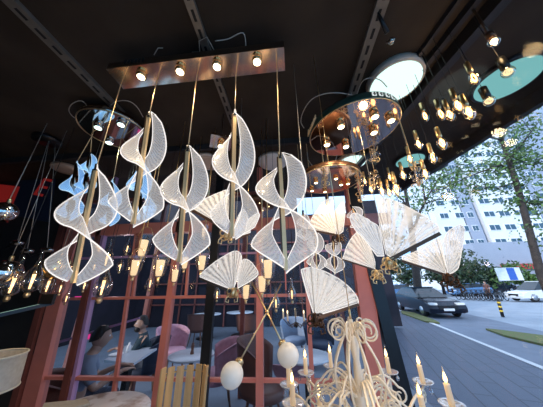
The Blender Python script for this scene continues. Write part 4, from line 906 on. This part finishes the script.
sit = {'hip': (0, 0, 0), 'waist': (.03, 0, .18), 'chest': (.09, 0, .38), 'neck0': (.12, 0, .48), 'neck': (.14, 0, .52), 'head0': (.16, 0, .565), 'shR': (.10, -.19, .42), 'shL': (.10, .19, .42), 'elR': (.20, -.24, .18), 'elL': (.20, .24, .18),
       'wrR': (.42, -.14, .28), 'wrL': (.42, .12, .28), 'haR': (.50, -.10, .28), 'haL': (.50, .08, .28), 'thR': (.14, -.10, .0), 'thL': (.14, .10, .0), 'knR': (.44, -.12, .02), 'knL': (.44, .12, .02), 'anR': (.44, -.13, -.38), 'anL': (.44, .13, -.38), 'toR': (.58, -.14, -.44), 'toL': (.58, .14, -.44)}
hA = at(94, 327, z=1.27)+V((0, .1, 0)); pA = V((hA.x-.17, hA.y+.0, .50))
person('balding guest in a grey-blue shirt seated with back turned at the café table', (hA.x-.13, hA.y-.05, .50), R(40), sit, 'shirt', 'balding')
tub_chair('brown chair under the guest in the grey-blue shirt', (hA.x-.13, hA.y-.05, 0), R(40), 'brown', tuft=False, h=.85, w=.26)
hB = at(143, 315, y=4.0)
sitB = dict(sit); sitB.update({'elL': (.26, .26, .20), 'wrL': (.40, .02, .285), 'haL': (.44, -.06, .29)})
person('bearded guest in dark clothes leaning on the café table, facing left', (hB.x+.14, hB.y+.10, hB.z-.77), R(215), sitB, 'shirt_d', 'full', beard=True)
tub_chair('dark chair under the bearded guest', (hB.x+.14, hB.y+.10, 0), R(215), 'darkblue', tuft=False, h=.85, w=.26)
# ------------------------------------------------------------------ street
GZ = -.1
def gp(px, py): return at(px, py, z=GZ)
A, B = gp(543, 370), gp(403, 312); dd = (B-A).normalized(); pn = V((dd.y, -dd.x, 0))
A0, B0 = A-dd*12, B+dd*60
def strip(a, b, w0, w1, z, name, mat, th=.1):
    q = [a+pn*w0, b+pn*w0, b+pn*w1, a+pn*w1]; return struct(MB().prism([V((p.x, p.y, z-th/2)) for p in q], (0, 0, th)), name, mat)
strip(A0, B0, -7.5, 0, GZ, 'ground_paving', 'pave')
strip(A0, B0, 0, .14, GZ+.015, 'trim_kerb', 'kerb', .13)
strip(A0, B0, .14, 3.2, GZ-.005, 'ground_sidewalk', 'side')
strip(A0, B0, 3.2, 120, GZ-.03, 'ground_road', 'asph')
def patch(pts, lab):
    m = MB(); Q = [gp(*p)+V((0, 0, .03)) for p in pts]; m.prism(Q, (0, 0, .06)); c = sum(Q, V((0, 0, 0)))/len(Q)
    o = m.build('lawn', 'grass'); tag(o, lab, 'grass', kind='stuff'); return c
patch([(486, 330), (497, 331), (543, 337), (570, 350), (560, 350), (530, 343), (505, 337)], 'strip of worn grass between pavement and road on the right')
patch([(401, 311.5), (414, 313.5), (436, 321.5), (440, 324), (426, 322.5), (402, 314)], 'patch of green grass around the grey tree base')
# bollard
b = gp(503, 317); t = thing('bollard', 'black and yellow striped street bollard at the road edge', 'bollard', b); zb2 = z_for(b.x, b.y, 300); hgt = zb2-b.z
top = at(498, 300, y=b.y); ax = top-b
MB().tube([b, b+ax], .07, 16).ell(b+ax, .07, 14, 8).build('post', 'black', t)
for k in (.3, .55, .8): MB().tube([b+ax*k, b+ax*(k+.09)], .074, 16).build('band', 'yellow', t)
# cars
def car(label, p, heading, mat, Ln=4.5, Wd=1.8, Ht=1.45, name='car'):
    t = thing(name, label, 'car', p); f = V((math.cos(heading), math.sin(heading), 0)); l = V((-f.y, f.x, 0)); P = V(p)
    def W(x, y, z): return P+f*x+l*y+V((0, 0, z))
    h = Ln/2
    prof = [(-h, .55), (-h+.02, .95), (-h+.25, 1.02), (-h+.9, 1.06), (-.2, 1.0), (h*.42, .93), (h*.8, .80), (h-.05, .62), (h, .45), (h-.05, .25), (-h+.05, .25)]
    m = MB(); secs = []
    for y, s in ((-1, .90), (-.82, 1.0), (.82, 1.0), (1, .90)):
        secs.append([W(x*(1 if abs(y) < .9 else .985), y*Wd/2, .62+(z-.62)*s) for x, z in prof])
    vs = sum(secs, []); n = len(prof); fs = []
    for k in range(3): fs += [(k*n+i, k*n+(i+1) % n, (k+1)*n+(i+1) % n, (k+1)*n+i) for i in range(n)]
    fs += [tuple(range(n)), tuple(range(3*n, 4*n))[::-1]]; m.add(vs, fs, 0, False).build('body', mat, t)
    cab = [(-h+.45, 1.0), (-h+1.15, Ht-.03), (-.1, Ht), (.35, Ht-.06), (h*.5, .93)]; m = MB(); vs = []
    for y, yy in ((-1, -.92), (1, .92)):
        for x, z in cab: vs.append(W(x, y*Wd/2*(.9 if z < 1.1 else .70), z))
    m.add(vs, [(0, 1, 2, 3, 4), (5, 9, 8, 7, 6)]+[(i, 5+i, 6+i, i+1) for i in range(4)]).build('windows', 'cglass', t)
    MB().prism([W(x, y, Ht+.0) for x, y in [(-h+1.1, -Wd*.34), (.3, -Wd*.34), (.3, Wd*.34), (-h+1.1, Wd*.34)]], (0, 0, .05)).build('roof', mat, t)
    for x in (-h*.62, h*.62):
        for s in (-1, 1):
            c = W(x, s*(Wd/2-.1), .32); w_ = MB().lathe(c-l*.1, [(.20, 0), (.31, .0), (.33, .03), (.33, .17), (.31, .2), (.20, .2)], 22, axis=l).build('wheel', 'tyre', t); MB().lathe(c-l*.105, [(.0, 0), (.2, 0), (.2, .21), (0, .21)], 16, axis=l).build('rim', 'rim', w_)
    for s in (-1, 1): MB().box(W(h-.12, s*Wd*.36, .68), (.22, .34, .10), Euler((0, 0, heading))).build('headlight', 'white', t)
    MB().box(W(h-.02, 0, .52), (.06, Wd*.5, .2), Euler((0, 0, heading))).build('grille', 'black', t); MB().box(W(h+.01, 0, .42), (.03, .5, .11), Euler((0, 0, heading))).build('number_plate', 'white', t)
    return t
fr = gp(452, 319); rr = gp(405, 308); hd = math.atan2(fr.y-rr.y, fr.x-rr.x); c = fr-V((math.cos(hd), math.sin(hd), 0))*2.3
car('black parked car facing right, behind the far right butterfly', (c.x, c.y, GZ), hd, 'carb', 4.6)
fr = gp(514, 301.5); c = fr+V((2.4, 0, 0)); car('white hatchback car cut by the right edge, seen from its side', (c.x, c.y, GZ), R(178), 'carw', 4.4, 1.8, 1.6)
for k, (px, py, mt, hd_, lb) in enumerate([(397, 297, 'carbl', 190, 'blue parked car left behind the largest butterfly'), (470, 296, 'carbl', 180, 'blue parked car behind the bicycle rack'), (345+60, 290.5, 'carw', 180, 'pale car in the far row of parked cars'), (498, 292, 'carb', 175, 'dark car beyond the white hatchback')]):
    c = gp(px, py); car(lb, (c.x, c.y, GZ), R(hd_), mt, 4.3)
# bicycles / railings row
def bike(label, p, ang):
    t = thing('bicycle', label, 'bicycle', p, 'bicycles in the street rack'); f = V((math.cos(ang), math.sin(ang), 0)); l = V((-f.y, f.x, 0)); P = V(p)
    for s in (-.5, .5): MB().torus(P+f*s+V((0, 0, .34)), .32, .03, l, 22, 6).build('wheel', 'tyre', t)
    a, b, s, h, fk, bb = P+f*-.5+V((0, 0, .34)), P+f*.5+V((0, 0, .34)), P+f*-.15+V((0, 0, .85)), P+f*.38+V((0, 0, .9)), None, P+f*-.05+V((0, 0, .3))
    MB().tube([a, s], .02, 6).tube([a, bb, s], .02, 6).tube([bb, h], .022, 6).tube([s-V((0, 0, .1)), h], .022, 6).tube([h, b], .02, 6).build('frame', 'black', t)
    MB().box(s+V((0, 0, .04)), (.24, .12, .05), Euler((0, 0, ang))).build('saddle', 'black', t); MB().tube([h+l*.25+V((0, 0, .1)), h+V((0, 0, .05)), h-l*.25+V((0, 0, .1))], .015, 6).build('handlebar', 'black', t)
    return t
bk = bike('dark bicycle parked in the rack row across the road', gp(463, 299.5), R(200)); base = bk.location.copy()
e1 = gp(504, 301)
for k in range(1, 9): o = copy_tree(bk); o.location = lerp(base, e1, k/8); o['label'] = 'dark bicycle parked in the rack row across the road'
# standing person in the street
h = gp(491, 299.5)
stand = {'hip': (0, 0, 0), 'waist': (.0, 0, .18), 'chest': (.02, 0, .38), 'neck0': (.03, 0, .48), 'neck': (.04, 0, .52), 'head0': (.05, 0, .57), 'shR': (.02, -.19, .43), 'shL': (.02, .19, .43), 'elR': (.0, -.25, .15), 'elL': (.02, .25, .15), 'wrR': (.12, -.25, -.05), 'wrL': (.12, .25, -.05), 'haR': (.16, -.25, -.12), 'haL': (.16, .25, -.12),
         'thR': (0, -.10, -.06), 'thL': (0, .10, -.06), 'knR': (.08, -.11, -.45), 'knL': (-.02, .11, -.45), 'anR': (.02, -.12, -.84), 'anL': (-.10, .12, -.84), 'toR': (.16, -.13, -.90), 'toL': (.04, .13, -.90)}
person('person in brown clothes standing by the bicycles across the road', (h.x, h.y, GZ+.93), R(200), stand, 'brown', 'full', trousers='brown')
# trees
def tree(label, pts, rads, branches, leaves, leafm, spread, lsize, name='tree', seed=1, dens=1.0):
    rnd = random.Random(seed); t = thing(name, label, 'tree', pts[0]); m = MB().tube(pts, rads, 12)
    ends = []
    for path, r in branches:
        m.tube(path, [r*(1-.75*i/(len(path)-1)) for i in range(len(path))], 7)
        for i in range(len(path)-1):
            for k in range(3):
                a = lerp(path[i], path[i+1], rnd.random()); d = V((rnd.uniform(-1, 1), rnd.uniform(-1, 1), rnd.uniform(-.3, 1))).normalized()*spread*rnd.uniform(.5, 1.2); m.tube([a, a+d*.5+V((0, 0, spread*.1)), a+d], [r*.35, r*.25, r*.08], 5); ends += [a+d*.6, a+d, a]
    m.build('trunk', 'bark', t); m = MB()
    ends += leaves
    for e in ends:
        for k in range(int(22*dens)):
            c = e+V((rnd.gauss(0, 1), rnd.gauss(0, 1), rnd.gauss(0, .8)))*spread*.36; u = V((rnd.uniform(-1, 1), rnd.uniform(-1, 1), rnd.uniform(-1, 1))).normalized(); w = u.cross(V((rnd.uniform(-1, 1), rnd.uniform(-1, 1), rnd.uniform(-1, 1)))).normalized(); s = lsize*rnd.uniform(.6, 1.3)
            m.add([c-u*s, c+w*s*.5, c+u*s, c-w*s*.5], [(0, 1, 2, 3)])
    m.build('foliage', leafm, t); return t
# near slender tree on the right
Yt = 6.5; tb = at(545, 290, y=Yt); tb.z = GZ; T = [tb, at(541, 275, y=Yt), at(528, 226, y=Yt), at(517, 185, y=Yt), at(506, 152, y=Yt), at(495, 120, y=Yt+.2), at(488, 98, y=Yt+.3)]
def A2(px, py, y): return at(px, py, y=y)
br = [([A2(513, 170, Yt), A2(500, 165, Yt), A2(470, 176, Yt), A2(440, 190, Yt+.2)], .04), ([A2(509, 160, Yt), A2(525, 140, Yt), A2(540, 120, Yt)], .04), ([A2(502, 140, Yt), A2(480, 135, Yt), A2(455, 158, Yt)], .035),
      ([A2(520, 200, Yt), A2(535, 205, Yt), A2(552, 200, Yt)], .035), ([A2(497, 122, Yt), A2(515, 108, Yt), A2(535, 95, Yt)], .035), ([A2(516, 182, Yt), A2(498, 188, Yt), A2(475, 186, Yt)], .03), ([A2(508, 155, Yt), A2(530, 165, Yt), A2(548, 160, Yt)], .03)]
lv = [A2(x, y, Yt+random.uniform(-.6, .8)) for x, y in [(525, 110), (535, 125), (540, 105), (520, 125), (530, 145), (545, 140), (512, 115), (538, 160), (525, 170), (541, 215), (535, 230), (545, 245), (520, 240), (490, 150), (470, 165), (478, 185), (455, 175), (500, 178), (543, 118), (548, 130), (533, 100)]]
tree('slender leafy tree with a thin dark trunk right outside the window', T, [.10, .095, .085, .075, .065, .05, .035], br, lv, 'leaf', .6, .058, seed=3, dens=1.3)
Yt = 11.5; tb = gp(421, 311); Yt = tb.y
T = [tb, A2(418, 290, Yt), A2(415, 262, Yt), A2(412, 235, Yt), A2(409, 212, Yt), A2(405, 190, Yt)]
br = [([A2(412, 235, Yt), A2(420, 212, Yt), A2(428, 196, Yt), A2(438, 180, Yt), A2(446, 165, Yt)], .11), ([A2(410, 215, Yt), A2(403, 200, Yt), A2(392, 190, Yt)], .10), ([A2(421, 205, Yt), A2(436, 200, Yt), A2(460, 197, Yt)], .07), ([A2(425, 200, Yt), A2(422, 180, Yt), A2(424, 160, Yt)], .07), ([A2(405, 195, Yt), A2(410, 178, Yt), A2(408, 165, Yt)], .06), ([A2(438, 180, Yt), A2(455, 172, Yt), A2(478, 160, Yt)], .05)]
tree('bare-branched dark tree forking behind the largest butterfly', T, [.28, .25, .22, .19, .15, .1], br, [], 'leaf', 1.2, .13, seed=5, dens=.45)
rb = random.Random(9)
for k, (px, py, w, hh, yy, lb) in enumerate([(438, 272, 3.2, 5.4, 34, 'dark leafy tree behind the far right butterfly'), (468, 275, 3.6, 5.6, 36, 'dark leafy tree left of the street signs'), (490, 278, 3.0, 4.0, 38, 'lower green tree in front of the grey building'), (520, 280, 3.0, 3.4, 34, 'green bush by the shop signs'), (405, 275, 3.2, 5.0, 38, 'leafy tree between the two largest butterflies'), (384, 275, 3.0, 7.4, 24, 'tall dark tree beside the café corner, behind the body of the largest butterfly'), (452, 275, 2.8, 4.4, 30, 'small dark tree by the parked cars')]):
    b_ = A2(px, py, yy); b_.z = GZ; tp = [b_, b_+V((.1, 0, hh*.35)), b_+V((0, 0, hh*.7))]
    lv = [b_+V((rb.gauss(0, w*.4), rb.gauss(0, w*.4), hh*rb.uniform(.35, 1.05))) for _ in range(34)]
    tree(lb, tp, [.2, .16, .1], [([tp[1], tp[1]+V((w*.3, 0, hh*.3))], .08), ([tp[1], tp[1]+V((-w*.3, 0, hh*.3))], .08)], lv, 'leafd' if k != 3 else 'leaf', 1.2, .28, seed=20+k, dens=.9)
# buildings
def tower(label, x0, x1, y, z1, depth, mat, cols, rows, z0=3.2, dz=3.0, ww=2.2, wh=1.3, name='apartment_building', balc=False):  # default name also serves the added grey block
    t = thing(name, label, 'building', ((x0+x1)/2, y, GZ)); MB().box(((x0+x1)/2, y+depth/2, (z1+GZ)/2), (x1-x0, depth, z1-GZ)).build('wall', mat, t)
    MB().box(((x0+x1)/2, y+depth/2, z1+.2), (x1-x0, depth, .4)).build('roof_slab', mat, t); pr = None
    for c in cols:
        for r in range(rows):
            q = V((c, y-.03, z0+r*dz))
            if pr is None:
                pr = MB().box(q, (ww, .14, wh)).build('window', 'white', t); pn_ = [MB().box(q+V((s*ww*.24, -.06, 0)), (ww*.42, .06, wh*.82)).build('pane', 'pane', pr) for s in (-1, 1)]; q0 = q
            else:
                o = pr.copy(); COL.objects.link(o); o.parent = t; o.location = q-q0
                for pp in pn_: c_ = pp.copy(); COL.objects.link(c_); c_.parent = o
    return t
Y1 = 46; xa, xb = at(473, 195, y=Y1).x, at(530, 195, y=Y1).x
tower('tall white apartment tower with rows of windows behind the slender tree', xa, xb, Y1, 62, 14, 'bwhite', [xa+(xb-xa)*k for k in (.14, .40, .66, .88)], 16, 9)
tower('grey-blue set-back tower right of the white apartment tower', xb+.6, xb+30, Y1+6, 62, 14, 'bgrey', [xb+4, xb+10], 12, 12)
xc = at(430, 200, y=Y1).x; xs, xs2 = at(458, 200, y=Y1).x, at(472, 200, y=Y1).x-.3
tower('white apartment tower left of the grey stair tower', xc, xs-.3, Y1, 60, 12, 'bwhite', [xc+1.8, xc+5], 14, 9, ww=1.8)
tower('narrow grey stair tower between the two white towers', xs, xs2, Y1, 58, 10, 'bgrey', [(xs+xs2)/2], 14, 9, ww=1.2)
xl = at(402, 220, y=70).x; tower('distant pale block seen past the bare tree', xl, xc+4, 75, 40, 10, 'bwhite', [xl+4, xl+10, xl+16], 10, 6)
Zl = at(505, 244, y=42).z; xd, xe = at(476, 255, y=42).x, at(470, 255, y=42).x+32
tower('lower grey building with a shopfront at the foot of the white tower', xd, xe, 42, Zl, 3.2, 'bgrey', [xd+4+4.6*k for k in range(5)], int((Zl-5)/3), 5.2)  # added block: its grey stands in for shade on the tower's lower facade
q = at(531, 266, y=41); q.y = 41.74; tag(MB().box(q, (8, .5, .9)).build('shop_awning', 'red'), 'long red shop awning at the right edge across the street', 'awning')
t = thing('street_sign', 'white and blue advertising board standing beyond the bicycles', 'sign', gp(510, 297)); q = at(509, 274, y=t.location.y); MB().box(q, (2.6, .1, 1.4)).build('board', 'white', t); MB().box(q+V((.25, -.07, 0)), (.8, .04, 1.3)).build('panel', 'bluesign', t); MB().bar((q.x-1, q.y, GZ), (q.x-1, q.y, q.z-.6), .08, .08).bar((q.x+1, q.y, GZ), (q.x+1, q.y, q.z-.6), .08, .08).build('legs', 'black', t)
# ------------------------------------------------------------------ light
w = bpy.data.worlds.new('world'); sc.world = w; w.use_nodes = True; n = w.node_tree.nodes; n.clear(); wo = n.new('ShaderNodeOutputWorld'); bg = n.new('ShaderNodeBackground')
tc = n.new('ShaderNodeTexCoord'); sx = n.new('ShaderNodeSeparateXYZ'); cr = n.new('ShaderNodeValToRGB'); lk = w.node_tree.links
lk.new(tc.outputs['Generated'], sx.inputs[0]); lk.new(sx.outputs['Z'], cr.inputs[0]); lk.new(cr.outputs[0], bg.inputs[0]); lk.new(bg.outputs[0], wo.inputs[0])
cr.color_ramp.elements[0].position = 0; cr.color_ramp.elements[0].color = (.20, .50, .88, 1); cr.color_ramp.elements[1].position = .55; cr.color_ramp.elements[1].color = (.64, .79, 1, 1); bg.inputs[1].default_value = 2.2
sl = bpy.data.lights.new('sun', 'SUN'); sl.energy = 3.0; sl.angle = R(1.5); sl.color = (1, .95, .88); so = bpy.data.objects.new('sun', sl); COL.objects.link(so); so.rotation_euler = V((.72, .60, -.24)).to_track_quat('-Z', 'Y').to_euler()
# small pendants added inside the cafe to light it
for k, (px, py, y) in enumerate([(180, 262, 3.4), (270, 262, 3.3), (120, 265, 3.4), (225, 270, 5.2)]):
    q = at(px, py, y=y); t = thing('cafe_pendant', ['small lit café pendant beyond the glass left of the black pole', 'small lit café pendant beyond the glass under the right end spiral', 'small lit café pendant beyond the left panes', 'farthest small lit café pendant'][k], 'pendant lamp', q)
    MB().lathe(q, [(.05, 0), (.045, .02), (.012, .05)], 14).build('shade', 'bronze', t); MB().ell(q, .022, 10, 8).build('bulb', 'flame_w', t); cordpart(t, q+V((0, 0, .05)), V((q.x, q.y, 3.2)), .002, 'track')  # shade, bulb and cord of the added pendant
    lamp('cafe_lamp', q+V((0, 0, -.06)), (.95, .72, .72), 5, r=.05)
sc.view_settings.view_transform = 'Standard'; sc.view_settings.look = 'None'; sc.view_settings.exposure = 0; sc.view_settings.gamma = 1; sc.view_settings.use_curve_mapping = False
sc.cycles.use_denoising = True; sc.cycles.max_bounces = 10; sc.cycles.transparent_max_bounces = 40; sc.cycles.caustics_reflective = False; sc.cycles.caustics_refractive = False; sc.cycles.sample_clamp_indirect = 3
